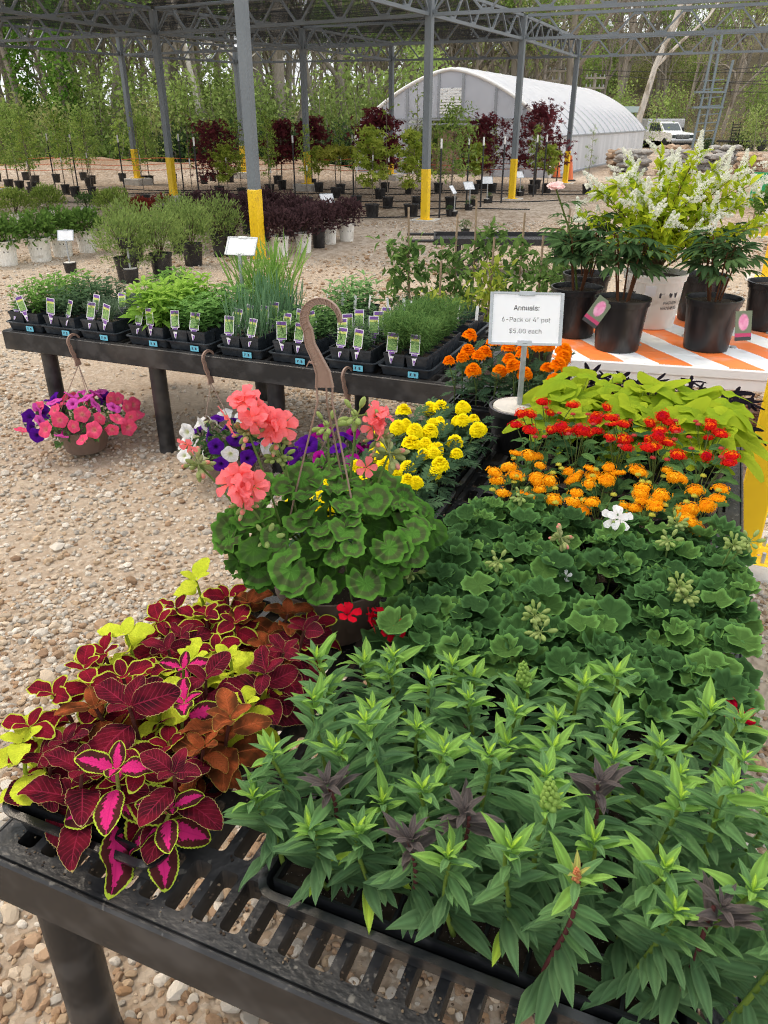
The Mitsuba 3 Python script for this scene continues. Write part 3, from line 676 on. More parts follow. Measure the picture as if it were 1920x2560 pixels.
def umbel(ca, cb, cc, n=30, seed=1, flatn=0.62):
    """a dome of small four petalled florets; cc the colour of the youngest, central ones"""
    r = np.random.default_rng(seed); pet = petal_flower(4, 0.95, 0.35, 0.5, (1, 1, 1), (1, 1, 1), 0.0, seed); pet = (pet[0][:, :], pet[1], None, None); tm = leaf(0.9, 'obovate', 0.4, 0.3, 0.1, 3, 1)
    ms = [mv((tm[0], tm[1], None, None), shift(0, 0, 0, q * math.pi / 2, 0.55)) for q in range(4)]; tm = ONE(join(ms)); i = np.arange(n); k = np.sqrt((i + 0.5) / n); a = i * 2.39996
    th = k * 1.45; d = np.stack([np.sin(th) * np.cos(a), np.sin(th) * np.sin(a), np.cos(th)], -1); p = d * A3(1, 1, flatn) * (1 + 0.13 * r.normal(size=(n, 1)))
    col = np.where((k < 0.42)[:, None], np.asarray(cc), lerp(ca, cb, r.random((n, 1)))) * (0.88 + 0.24 * r.random((n, 1)))
    s = trimesh.creation.icosphere(subdivisions=2); sv = np.array(s.vertices) * A3(.8, .8, .78 * flatn); up_ = sv[:, 2] > -.2; core = (sv * np.where(up_, 1, .5)[:, None], np.array(s.faces), None, np.where((sv[:, 2:] > .75 * flatn), np.asarray(cc), np.asarray(ca)) * np.ones((len(sv), 1)) * .9)
    return join([scatter(tm, p, np.cross(d, r.normal(size=(n, 3))), d + 0.2 * r.normal(size=(n, 3)), 0.46, col), core])


UM = {'orange': [P(umbel((.9, .36, .008), (.95, .45, .012), c, 34, s, f), 'm_petal') for s, c, f in ((1, (.95, .5, .02), .5), (2, (.85, .3, .01), .4), (3, (.95, .55, .03), .6))],
      'red': [P(umbel((.62, .014, .012), (.75, .03, .015), c, 34, s, f), 'm_petal') for s, c, f in ((4, (.7, .02, .02), .55), (5, (.92, .25, .01), .42), (6, (.9, .16, .01), .5), (9, (.5, .01, .03), .6))], 'bud': [P(umbel((.62, .58, .08), (.5, .52, .1), (.4, .45, .1), 14, 7), 'm_petal'), P(umbel((.55, .06, .06), (.6, .12, .1), (.5, .1, .1), 12, 8), 'm_petal')]}
LANT = [P(shade_leaf(leaf(0.58, 'ovate', dp, 0.15, 0.22, 14, 3, 0.1, 7, rf, s, 0.1), c, None, np.array(c) * 1.5, 0.12, s), 'm_matte_leaf') for s, (dp, rf) in enumerate(((0.7, .02), (1.1, .03), (.5, .03))) for c in ((.05, .115, .045), (.075, .16, .055), (.1, .2, .06))]


def lantana(u, v, kind, label, group, n=12, flowers=3, h=0.12):
    t = thing('lantana', label, 'lantana', group); put(t, 'pot', POT4, BM(u, v, .606)); put(t, 'soil', SOIL4, BM(u, v, .606 + .08)); c = B(u, v, .686)
    for i in range(n):
        a = i * 2.4 + rl.random(); k = (i + .6) / n; q = h * (0.95 - 0.75 * k); rad = 0.012 + 0.05 * k; o = A3(math.cos(a), math.sin(a), 0)
        put(t, 'leaf', LANT[rl.integers(9)], frame(c + o * rad + A3(0, 0, q), o + A3(0, 0, 0.25 - 0.6 * k), A3(0, -.1, 1) + .25 * rl.normal(size=3), 0.058 * (.7 + .5 * rl.random())))
    for i in range(flowers):
        a = rl.random() * 6.3; rad = 0.015 + 0.06 * rl.random(); p = c + A3(rad * math.cos(a), rad * math.sin(a), h * (0.95 + 0.35 * rl.random()))
        stalk(t, c + A3(0, 0, .02), p, .0015, (.16, .22, .07), .01); put(t, 'flower_head', UM[kind][rl.integers(len(UM[kind]))], frame(p, rdir(1, rl)[0] * A3(1, 1, 0) + A3(0, 0, .01), A3(0, -.25, 1) + .3 * rl.normal(size=3), 0.0205 * (.75 + .45 * rl.random())))
    for i in range(2):
        a = rl.random() * 6.3; p = c + A3(.045 * math.cos(a), .045 * math.sin(a), h * (1 + .3 * rl.random()))
        stalk(t, c + A3(0, 0, .04), p, .001, (.2, .26, .08), .01); put(t, 'flower_bud', UM['bud'][0 if kind == 'orange' else 1], frame(p, A3(1, 0, 0), A3(0, 0, 1), .0095))


for j, row in enumerate(('nearest the geraniums', 'in the middle', 'at the back')):
    for i in range(5):
        lantana(-0.395 + i * .115 + .006 * rl.normal(), 1.805 + j * .095, 'orange', 'golden orange lantana, %s from the gap, in the row %s' % (ORD[i], row), 'orange lantanas in one tray', 12, 4, .1)
        lantana(-0.395 + i * .115 + .006 * rl.normal(), 2.105 + j * .1, 'red', 'red and orange lantana, %s from the gap, in the row %s' % (ORD[i], row.replace('the geraniums', 'the orange ones')), 'red lantanas in one tray', 14, 3, .145)


def heart_R(a): b = np.abs(a); return 0.33 + 0.62 * np.exp(-(b / 0.42) ** 1.5) + 0.2 * np.exp(-((b - 2.2) / 0.6) ** 2) - 0.33 * np.clip((b - 2.75) / 0.39, 0, 1)
def lobed_R(a): b = np.abs(a); return 0.2 + 0.8 * np.exp(-(b / 0.2) ** 2) + 0.55 * np.exp(-((b - 0.9) / 0.2) ** 2) + 0.42 * np.exp(-((b - 1.9) / 0.22) ** 2) - 0.15 * np.clip((b - 2.75) / 0.39, 0, 1)


def vc_polar(m, c, c2, seed): r = np.random.default_rng(seed); q = m[2][:, :1]; v = np.clip(np.cos(7 * (m[2][:, 1:] - .5) * 6.283) - .85, 0, 1) * 3 * (1 - q); return m[0], m[1], m[2], (np.asarray(c) * (1 - q) + np.asarray(c2) * q) * (1 + .25 * v) * (1 + .08 * (r.random((len(q), 1)) - .5))


LIME = [P(vc_polar(polar_leaf(heart_R, cp, rf, 3, 6, 44, s), a, b, s), 'm_leaf') for s, (cp, rf) in enumerate(((-.08, .03), (-.2, .04), (.12, .05))) for a, b in (((.34, .46, .03), (.42, .52, .035)), ((.26, .4, .03), (.34, .46, .03)))]
BLACKV = [P(vc_polar(polar_leaf(lobed_R, cp, rf, 3, 5, 60, s), (.022, .018, .026), (.014, .012, .018), s), 'm_leaf') for s, (cp, rf) in enumerate(((-.15, .04), (.1, .06)))]


def vine(u, v, lv, label, group, n, s, h, c):
    t = thing('sweet_potato_vine', label, 'vine', group); put(t, 'pot', POT4, BM(u, v, .606)); put(t, 'soil', SOIL4, BM(u, v, .606 + .08)); p0 = B(u, v, .686)
    for i in range(n):
        a = i * 2.4 + rl.random(); k = math.sqrt((i + .5) / n); o = A3(math.cos(a), math.sin(a), 0); p = p0 + o * .11 * k + A3(0, 0, h * (1.05 - .55 * k * k) + .018 * rl.normal())
        put(t, 'leaf', lv[rl.integers(len(lv))], frame(p, o + A3(0, -.3, -.35 * k + .1 * rl.normal()), A3(0, -.25, 1) + .45 * o * k + .3 * rl.normal(size=3), s * (.75 + .5 * rl.random())))
        if i % 2 == 0: put(t, 'leaf_stalk', P(paint(tube([p0, p0 + o * .04 * k + A3(0, 0, .06), p], [.002, .0017, .0012], 5), c, .1), 'm_leaf'))


for j in range(3):
    for i in range(5):
        vine(-.375 + i * .118 + .008 * rl.normal(), 2.4 + j * .09, LIME, 'lime sweet potato vine, %s from the gap, in the %s row behind the lantana' % (ORD[i], ORD[j]), 'lime sweet potato vines', 12, .1, .14 + .035 * (j > 0), (.4, .5, .12))
for j in range(2):
    for i in range(5): vine(-.375 + i * .118, 2.71 + j * .13, BLACKV, 'near black sweet potato vine, %s from the gap, %s' % (ORD[i], 'just behind the lime ones' if j == 0 else 'at the bench end'), 'near black sweet potato vines', 12, .075, .118, (.03, .02, .03))


def pinnate(n=5, c=(.06, .12, .06), seed=0):
    r = np.random.default_rng(seed); lf = leaf(.3, 'lance', .5, .1, .2, 5, 1); ms = []
    for i in range(n):
        x = .22 + .62 * i / n; L = .42 * (1 - .45 * abs(i / n - .35))
        for sd in (1, -1): ms.append(mv(paint(lf, c, .25), frame([x, 0, -.12 * x * x], [.62, sd * .8, -.08 + .1 * r.normal()], [0, 0, 1], L)))
    ms.append(mv(paint(lf, c, .25), frame([.8, 0, -.08], [1, 0, -.25], [0, 0, 1], .34))); ms.append(paint(tube([[0, 0, 0], [.45, 0, -.02], [.85, 0, -.09]], [.018, .014, .008], 4), np.array(c) * 1.4))
    return join([(m[0], m[1], None, m[3]) for m in ms])


MARI = [P(pinnate(5, c, s), 'm_matte_leaf') for s, c in enumerate(((.07, .135, .075), (.09, .165, .085), (.055, .11, .06)))]


def marigold_head(ca, cb, seed):
    r = np.random.default_rng(seed); ms = []
    for ring in range(6):
        n = 16 - 2 * ring
        for i in range(n):
            m = leaf(.95, 'obovate', .9, .15 + .26 * ring, .1, 5, 2, ruf=.16, seed=seed * 99 + ring * 17 + i); a = (i + .5 * (ring % 2)) * 6.283 / n + .1 * r.normal(); L = 1.02 - .12 * ring
            c = np.asarray(ca) * (1 - ring / 6) + np.asarray(cb) * ring / 6; ms.append(mv((m[0], m[1], None, np.ones((len(m[0]), 1)) * c * (.78 + .3 * m[2][:, 1:])), shift(0, 0, .09 * ring + .02 * r.normal(), a, L)))
    cup = lathe([(.001, -.5), (.3, -.45), (.38, -.1), (.3, .05)], 10); ms.append(paint(cup, (.2, .3, .06), .1)); return join(ms)


YEL = [P(marigold_head((.95, .84, .01), (.9, .8, .02), s), 'm_petal') for s in (1, 2, 3)]
ORA = [P(marigold_head((.92, .27, .004), (.85, .3, .005), s), 'm_petal') for s in (4, 5, 6)]


def marigold(u, v, heads, label, n, h, fl, col='yellow', big=.027):
    t = thing('marigold', label, 'marigold', col + ' marigolds'); c = B(u, v, .655)
    put(t, 'stem', P(paint(tube([c, c + A3(.002, .002, h * .9)], [.003, .002], 6), (.14, .2, .08), .1), 'm_leaf'))
    for i in range(n):
        k = (i + .5) / n; a = i * 2.4 + rl.random(); o = A3(math.cos(a), math.sin(a), 0); z = h * (.25 + .6 * k); el = -.1 + .7 * k + .2 * rl.normal()
        put(t, 'leaf', MARI[rl.integers(3)], frame(c + A3(0, 0, z), o * math.cos(el) + A3(0, 0, math.sin(el)), A3(0, 0, 1) + .2 * rl.normal(size=3), .075 * (.75 + .4 * rl.random())))
    for i in range(fl):
        p = c + A3(.022 * rl.normal(), .022 * rl.normal(), h * (1.0 + .22 * rl.random())); stalk(t, c + A3(0, 0, h * .4), p - A3(0, 0, .01), .0022, (.2, .28, .08), .005)
        put(t, 'flower_head', heads[rl.integers(3)], frame(p, rdir(1, rl)[0] * A3(1, 1, 0), A3(0, -.18, 1) + .22 * rl.normal(size=3), big * (.72 + .4 * rl.random())))


for j in range(12):
    for i in range(4):
        u = -.855 + i * .071 + .006 * rl.normal(); v = 1.54 + j * .079 + .006 * rl.normal()
        marigold(u, v, YEL, 'yellow marigold, %s from the outer edge in the %s row behind the basket' % (ORD[i], ORD[j]), 9, .1, 1, 'yellow', .03)
for j in range(4):
    for i in range(6): marigold(-.84 + i * .073 + .006 * rl.normal(), 2.78 + j * .066, ORA, 'orange marigold, %s from the left in the %s row behind the concrete sign base' % (ORD[i], ORD[j]), 9, .15 + .05 * (j / 3), 1, 'orange', .034)

# ------------------------------------------------------------------ sign holders
def card_sign(name, label, foot, z0, height, w, h, yaw, tilt=0.42, lines=(), bold=0, pot=None, dark=False, pr=.062, ph=.15):
    t = thing(name, label, 'sign'); M = shift(foot[0], foot[1], z0, yaw)
    if pot:
        put(t, 'base_pot', P(lathe([(0, .001), (pr * .86, 0), (pr, ph - .02), (pr * 1.06, ph - .02), (pr * 1.06, ph), (pr * .96, ph), (pr * .95, ph - .012), (0, ph - .012)], 32), 'm_pot', 30), M)
        put(t, 'concrete_fill', P(lumpy(lathe([(pr * .95, ph - .014), (pr * .9, ph + .003), (pr * .4, ph + .006), (0, ph + .006)], 28), .008, 40, 3), 'm_concrete', 40), M)
    put(t, 'post', P(box(-.009, .009, -.009, .009, (ph if pot else 0), height, .002), 'm_zinc', False), M)
    C = np.eye(4); C[:3, 3] = 0, -.012, height - .005; cs, sn = math.cos(tilt), math.sin(tilt); Rx = np.eye(4); Rx[1:3, 1:3] = [[cs, -sn], [sn, cs]]
    # panel frame: x right, y up along the card, z to the reader
    up = A3(0, sn, cs); out = A3(0, -cs, sn); F = np.eye(4); F[:3, 0], F[:3, 1], F[:3, 2], F[:3, 3] = (1, 0, 0), up, out, (0, -.004, height - .01); F = M @ F
    put(t, 'frame', P(join([box(-w / 2, w / 2, 0, h, -.004, .0, .001), box(-w / 2, -w / 2 + .011, 0, h, .0003, .005, .001), box(w / 2 - .011, w / 2, 0, h, .0003, .005, .001), box(-w / 2 + .011, w / 2 - .011, -.001, .007, .0003, .0045), box(-w / 2 + .011, w / 2 - .011, h - .006, h + .001, .0003, .0045),
                           box(-.024, .024, -.004, .014, .0048, .0062, .0005), box(-.026, .026, h - .011, h + .004, .0048, .0062, .0005)]), 'm_black' if dark else 'm_zinc', False), F)
    put(t, 'card', P(box(-w / 2 + .0112, w / 2 - .0112, .0072, h - .0062, .0005, .0016), 'm_black' if dark else 'm_paper', False), F)
    for txt, y, hh, b in lines:
        m = meshkit.text_mesh(txt, hh, .0003, b); v = np.array(m.vertices); v[:, 0] -= (v[:, 0].min() + v[:, 0].max()) / 2
        k = put(t, 'lettering', P((v + A3(0, y, .0017), np.array(m.faces), None, None), 'm_ink', False), F)
    return t


card_sign('price_sign', 'white price card reading Annuals on a zinc post set in a black pot of concrete', (.475, 2.575), .604, .382, .245, .172, -.1, .34,
          [('Annuals:', .114, .0155, True), ('6-Pack or 4\u201d pot', .076, .0148, False), ('$5.00 each', .038, .0148, False)], pot=1, pr=.1, ph=.155)

# ------------------------------------------------------------------ spilt potting soil on the bench top
rc2 = np.random.default_rng(77); cu = np.concatenate([rc2.uniform(-.9, .18, 260), rc2.uniform(-.6, -.45, 140)]); cv = np.concatenate([rc2.uniform(.56, .63, 260), rc2.uniform(.6, 2.6, 140)])
pc = np.array([B(a, b, .6015) for a, b in zip(cu, cv)]); struct('spilt_soil', P(scatter((rock(0, 5)[0], rock(0, 5)[1], None, None), pc, rdir(400, rc2) * A3(1, 1, .1), A3(0, 0, 1) + .2 * rc2.normal(size=(400, 3)), .0022 * (.5 + 1.2 * rc2.random(400)), lerp((.03, .02, .014), (.2, .15, .1), rc2.random((400, 1)) ** 2)), 'm_vc', False), 'stuff', 'crumbs of spilt potting soil on the front bench top')

# ------------------------------------------------------------------ hanging baskets
def hanger_mesh(h, wire_to):
    """ribbed plastic hook of height h above the wire plate (local z up, hook in the xz plane); wires run to the points wire_to"""
    R0 = .036; c = A3(.0, 0, h - R0); k = h / .5
    ang = np.radians(np.linspace(215, -5, 24)); arc = np.stack([c[0] + R0 * np.cos(ang), 0 * ang, c[2] + R0 * np.sin(ang)], 1)
    body = [arc[0], A3(-.026, 0, h - .085), A3(-.012, 0, h - .115), A3(-.002, 0, h - .14), A3(.0, 0, h - .17)]
    pts = np.vstack([body[::-1][:-1], arc]); wdt = np.concatenate([[.019, .015, .0115, .0098], np.linspace(.0092, .0035, 24)]); d = unit(np.gradient(pts, axis=0)); s = np.stack([-d[:, 2], 0 * d[:, 0], d[:, 0]], 1)
    plate, rims = [], []
    for th, a, b, out in ((.0016, -1, 1, plate), (.0045, -1, -.82, rims), (.0045, .82, 1, rims)):
        l = pts + s * wdt[:, None] * a; r_ = pts + s * wdt[:, None] * b; y = A3(0, th, 0); ring = np.stack([l - y, r_ - y, r_ + y, l + y], 1).reshape(-1, 3); out.append((ring, gf(len(pts), 4, True), None, None))
    for i in range(4, 26, 2):
        p, q = pts[i] + s[i] * wdt[i] * .85, pts[i + 1] - s[i + 1] * wdt[i + 1] * .85; rims.append(bar(p, q, .0022, .008, (0, 1, 0)))
    rims.append(tube([A3(-.012, 0, h - .125), A3(-.03, 0, h - .12), A3(-.036, 0, h - .13)], [.003, .0025, .001], 5))
    wires = [tube([A3(x, 0, h - .165), A3(x * .9, 0, h - .2), *[A3(x * .9, 0, h - .2) * (1 - t) + A3(*w) * t + A3(0, 0, .006 * math.sin(math.pi * t)) for t in (.35, .7, 1)]], .0022, 6) for x, w in zip((-.017, .004, .017), wire_to)]
    return join(plate + rims), wires


def basket_pot(t, M, r, h, k=36):
    put(t, 'pot', P(lathe([(0, 0), (r * .66, 0), (r * .7, .006), (r * .93, h * .78), (r * .95, h * .8), (r, h * .82), (r * 1.02, h), (r * .97, h), (r * .93, h * .8), (0, h * .8)], k), 'm_brown_pot', 30), M)
    put(t, 'soil', P(lathe([(r * .93, h * .8), (r * .5, h * .86), (0, h * .87)], 24), 'm_soil'), M)


def hang(t, M, r, h, top, tilt=0.0):
    a = [math.radians(x) for x in (200, 80, -30)]; hk, wires = hanger_mesh(top - h, [A3(r * math.cos(x), r * math.sin(x), -.005) for x in a]); H = np.asarray(M) @ shift(0, 0, h)
    put(t, 'hook', P(hk, 'm_hanger', 30), H)
    for w in wires: put(t, 'wire', P(w, 'm_hanger'), H)


rb = np.random.default_rng(41)
t = thing('hanging_basket', 'brown basket of coral geraniums with upright ribbed hook, standing on the front bench', 'basket'); bc = B(-.675, 1.32, .602); M0 = shift(*bc, -.25)
basket_pot(t, M0, .128, .14); hang(t, M0, .125, .135, .745)
G0 = bc + A3(0, 0, .13)
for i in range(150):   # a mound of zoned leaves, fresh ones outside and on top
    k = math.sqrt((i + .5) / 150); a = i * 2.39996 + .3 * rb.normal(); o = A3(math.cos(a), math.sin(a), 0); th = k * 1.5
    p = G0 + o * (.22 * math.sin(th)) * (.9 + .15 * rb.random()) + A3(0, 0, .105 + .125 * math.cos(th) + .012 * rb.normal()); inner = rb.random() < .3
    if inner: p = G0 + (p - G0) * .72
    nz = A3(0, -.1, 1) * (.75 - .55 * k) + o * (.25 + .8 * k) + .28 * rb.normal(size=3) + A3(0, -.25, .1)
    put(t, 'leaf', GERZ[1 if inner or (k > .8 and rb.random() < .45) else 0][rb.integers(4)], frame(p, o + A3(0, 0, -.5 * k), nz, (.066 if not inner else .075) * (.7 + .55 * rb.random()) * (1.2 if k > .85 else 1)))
put(t, 'stems', P(paint(join([tube([G0, G0 + A3(.1 * math.cos(q * .63), .1 * math.sin(q * .63), .03 + .05 * (q % 3)), G0 + A3(.17 * math.cos(q * .63), .17 * math.sin(q * .63), .03 + .03 * (q % 4))], [.004, .003, .002], 5) for q in range(10)]), (.17, .26, .08), .2), 'm_leaf'), kind='stuff')


def geranium_truss(c, n, rad, buds, toward=A3(-.1, -.75, .55), root=None):
    p = bc + A3(0, 0, .138) + A3(*c)
    for i in range(n):
        d = unit(rdir(1, rb)[0] + toward * 1.1 + A3(0, 0, .25)); put(t, 'flower', CORAL[i % 3], frame(p + d * rad, rdir(1, rb)[0], d + .25 * rb.normal(size=3), .062 * (.88 + .25 * rb.random())))
    put(t, 'bud_cluster', BUDS[1], frame(p - A3(0, 0, rad * .95), A3(1, 0, 0), A3(0, -.4, -.9), 1.15), 'green buds with pink tips')
    stalk(t, G0 + (A3(*c) * A3(.55, .55, 0)) + A3(0, 0, .06), p - A3(0, 0, rad * .8), .0027, (.2, .3, .09), .015)


geranium_truss((-.155, -.03, .385), 9, .036, 1); geranium_truss((-.10, .0, .355), 8, .034, 1); geranium_truss((-.16, -.1, .262), 9, .037, 1); geranium_truss((.105, .1, .315), 6, .028, 1, A3(.1, -.7, .5))
for c, k, s in (((-.27, .0, .27), 1, 1.2), ((.13, .08, .262), 1, 1.5), ((.06, .1, .34), 2, 1.5), ((.0, .05, .335), 2, 1.3), ((-.115, -.13, .165), 2, 1.2), ((-.1, .0, .285), 0, 1.1)):
    p = bc + A3(0, 0, .138) + A3(*c); put(t, 'bud_cluster', BUDS[k], frame(p, A3(1, 0, .2), A3(-.1, -.3, 1), s)); stalk(t, G0 + A3(c[0] * .5, c[1] * .5, .05), p, .0025, (.2, .3, .09), .02)
put(t, 'flower', CORAL[0], frame(bc + A3(-.285, .0, .138 + .315), A3(-.6, 0, .6), A3(-.7, -.6, .1), .05), 'half open coral flower'); put(t, 'flower', CORAL[1], frame(bc + A3(.08, .06, .395 - .02), A3(1, 0, 0), A3(.1, -.6, .5), .05))


def petunia(ca, cb, seed):
    r = np.random.default_rng(seed); a = np.linspace(-np.pi, np.pi, 41); rr_ = np.array([.04, .12, .22, .45, .75, 1.0]); zz = np.array([-.75, -.4, -.1, .06, .1, .04])
    Rf = 1 + .07 * np.cos(5 * a); X = rr_[:, None] * Rf[None]; Z = zz[:, None] + .07 * (rr_[:, None] ** 2) * np.sin(5 * a + r.random() * 6)[None] + .05 * r.normal() * X
    k = np.clip((rr_ - .1) / .3, 0, 1)[:, None, None]; c = np.asarray(ca) * (1 - k) + np.asarray(cb) * k; c = c * (1 - .14 * np.clip(np.cos(10 * a) - .6, 0, 1) * 2)[None, :, None] * np.ones((1, 41, 1))
    v = np.stack([X * np.cos(a), X * np.sin(a), Z], -1).reshape(-1, 3); return v, gf(6, 41), None, c.reshape(-1, 3)


PET = {'pink': [P(petunia((.75, .35, .3), (.86, .1, .22), s), 'm_petal') for s in (1, 2)], 'magenta': [P(petunia((.3, .01, .12), (.72, .1, .5), s), 'm_petal') for s in (3, 4)], 'purple': [P(petunia((.03, .01, .08), (.1, .012, .3), s), 'm_petal') for s in (5, 6)],
       'white': [P(petunia((.6, .65, .3), (.86, .86, .86), s), 'm_petal') for s in (7, 8)], 'wine': [P(petunia((.12, .0, .08), (.42, .01, .3), s), 'm_petal') for s in (9,)]}
PLEAF = [P(shade_leaf(leaf(.5, 'ovate', .7, .1, .2, 8, 2, seed=s), c, None, np.array(c) * 1.5, .1), 'm_matte_leaf') for s, c in enumerate(((.07, .14, .05), (.1, .2, .06), (.055, .11, .045)))]


def petunia_basket(label, u, v, hook, colours, seed, z=.03, n=48, wd=.3):
    r = np.random.default_rng(seed); t = thing('hanging_basket', label, 'basket'); c = B(u, v, z); M = shift(*c); basket_pot(t, M, .152, .135)
    hk = B(*hook, .612); d = hk - (c + A3(0, 0, .125)); hm, _ = hanger_mesh(.17, [A3(0, 0, 0)] * 3); put(t, 'hook', P((hm[0] - A3(0, 0, .17), hm[1], None, None), 'm_hanger', 30), shift(*hk, -BR + 1.35) @ shift(0, 0, .012))
    low = hk - A3(0, 0, .155)
    for x in (200, 75, -40):
        a = math.radians(x); put(t, 'wire', P(tube([low, c + A3(.15 * math.cos(a), .15 * math.sin(a), .13)], .0022, 5), 'm_hanger'))
    q0 = c + A3(0, 0, .13)
    for i in range(210):
        d = rdir(1, r)[0]; d[2] = abs(d[2]) * 1.0 - .1; d = unit(d); p = q0 + d * A3(wd * .93, wd * .93, .145) * (.5 + .45 * r.random()); put(t, 'leaf', PLEAF[r.integers(3)], frame(p, unit(d + .7 * r.normal(size=3)), A3(0, 0, 1) + .5 * r.normal(size=3), .045 * (.7 + .6 * r.random())))
    for i in range(n):
        a = i * 2.39996; k = math.sqrt((i + .5) / n); th = k * 1.42; d = A3(math.sin(th) * math.cos(a), math.sin(th) * math.sin(a), math.cos(th)); p = q0 + d * A3(wd, wd, .17) * (.93 + .14 * r.random())
        col = colours(d, r); put(t, 'flower', PET[col][r.integers(len(PET[col]))], frame(p, rdir(1, r)[0], d + A3(-.1, -.45, .15) + .3 * r.normal(size=3), .04 * (.85 + .3 * r.random())))


petunia_basket('brown hanging basket of pink, magenta and purple petunias at the far end of the bench', -3.04, 3.03, (-3.13, 3.172), lambda d, r: ('purple' if d[0] < -.45 and r.random() < .75 else 'magenta' if r.random() < (.12 + .4 * (d[2] > .7)) else 'pink' if r.random() < .93 else 'purple'), 1)
petunia_basket('brown hanging basket of white and deep purple petunias under the middle of the herb bench', -2.1, 3.03, (-2.27, 3.172), lambda d, r: ('white' if (d[0] < -.35 and r.random() < .8) or (d[1] > .3 and r.random() < .5) else 'purple' if r.random() < .85 else 'white'), 2, n=38, wd=.24)
petunia_basket('hanging basket of wine and purple petunias, mostly hidden behind the coral geraniums', -1.5, 3.04, (-1.5, 3.172), lambda d, r: 'wine' if r.random() < .5 else 'purple', 3, n=26, wd=.24)

# ------------------------------------------------------------------ herb flats
def tag_print(p, n, uv):
    x, y = uv.x, uv.y; g = fbm(p.x * 420, p.y * 420, p.z * 420); pic = mix((.04, .16, .03), (.42, .62, .2), smoothstep(.3, .75, g))
    c = mix(pic, (.62, .66, .16), smoothstep(.66, .68, y)); c = mix(c, (.62, .6, .2), smoothstep(.76, .77, y)); c = mix(c, (.16, .055, .3), smoothstep(.79, .8, y)); c = mix((.2, .08, .36), c, smoothstep(.08, .085, y))
    edge = dr.minimum(dr.minimum(x, 1 - x) * .45, dr.minimum(y, 1 - y) * .95); return mix((.8, .8, .82), c, smoothstep(.028, .032, edge))


solid('m_tag', tag_print, .35)
solid('m_tag_foot', lambda p, n, uv: mix((.8, .8, .82), (.22, .09, .38), smoothstep(.1, .14, dr.minimum(uv.x, 1 - uv.x)) * smoothstep(.3, .34, dr.abs(uv.y - .55) + .22)), .35)
solid('m_price', lambda p, n, uv: mix((.16, .55, .72), (.03, .06, .1), smoothstep(.55, .6, noise(uv.x * 15, uv.y * 3.2 + 8.0)) * smoothstep(.16, .2, dr.minimum(uv.x, 1 - uv.x)) * smoothstep(.22, .3, dr.minimum(uv.y, 1 - uv.y))), .4)


def plate(w, h, t=.0007, taper=1.0):
    v, uv = [], []
    for z in (t, -t):
        for x, y in ((-1, 0), (1, 0), (1, 1), (-1, 1)): v.append((x * w / 2 * (1 if y else taper), y * h, z)); uv.append(((x + 1) / 2, y))
    return np.array(v), np.array([[0, 1, 2], [0, 2, 3], [4, 6, 5], [4, 7, 6], [0, 4, 5], [0, 5, 1], [1, 5, 6], [1, 6, 2], [2, 6, 7], [2, 7, 3], [3, 7, 4], [3, 4, 0]]), np.array(uv), None


TAG, TAGF, PRICE = P(plate(.05, .086), 'm_tag', False), P(plate(.034, .052, .0007, .15), 'm_tag_foot', False), P(plate(.05, .028), 'm_price', False)
rh = np.random.default_rng(53)


def herb_tag(u, v, z, where, lean=0.0, yaw=0.0):
    t = thing('plant_tag', 'purple topped plant tag ' + where.replace('  ', ' '), 'tag', 'purple plant tags in the herb flats'); p = B(u, v, z); c, s = math.cos(yaw - BR), math.sin(yaw - BR); right = A3(c, s, 0); back = A3(-s, c, 0)
    up = unit(A3(0, 0, 1) + back * (.25 + .1 * rh.normal()) + right * lean); M = np.eye(4); n = unit(np.cross(right - up * np.dot(right, up), up)); M[:3, 0], M[:3, 1], M[:3, 2], M[:3, 3] = np.cross(up, n), up, n, p
    put(t, 'foot', TAGF, M); put(t, 'print', TAG, M @ shift(0, .0525, 0))


def square_pot():
    o = []
    for s, z in ((.036, 0), (.045, .07), (.047, .0705), (.047, .08), (.0445, .08), (.042, .066)): o += [(-s, -s, z), (s, -s, z), (s, s, z), (-s, s, z)]
    v = np.array(o); f = gf(6, 4, True); n = len(v); return v, np.vstack([f, [[n - 4, n - 3, n - 2], [n - 4, n - 2, n - 1]]]), None, None


SQ = P(square_pot(), 'm_blue_tray', False); SQS = P((A3([-.041, -.041, 0], [.041, -.041, 0], [.041, .041, 0], [-.041, .041, 0]), np.array([[0, 1, 2], [0, 2, 3]]), None, None), 'm_soil', False)


def stems_mesh(n, rad, h, c, r, r0=.0016):
    ms = []
    for i in range(n):
        a = r.random() * 6.3; k = r.random() ** .5; ms.append(tube([[.006 * math.cos(a), .006 * math.sin(a), 0], [rad * .5 * k * math.cos(a), rad * .5 * k * math.sin(a), h * .6], [rad * k * math.cos(a), rad * k * math.sin(a), h]], [r0, r0 * .8, r0 * .5], 4))
    return paint(join(ms), c, .2)


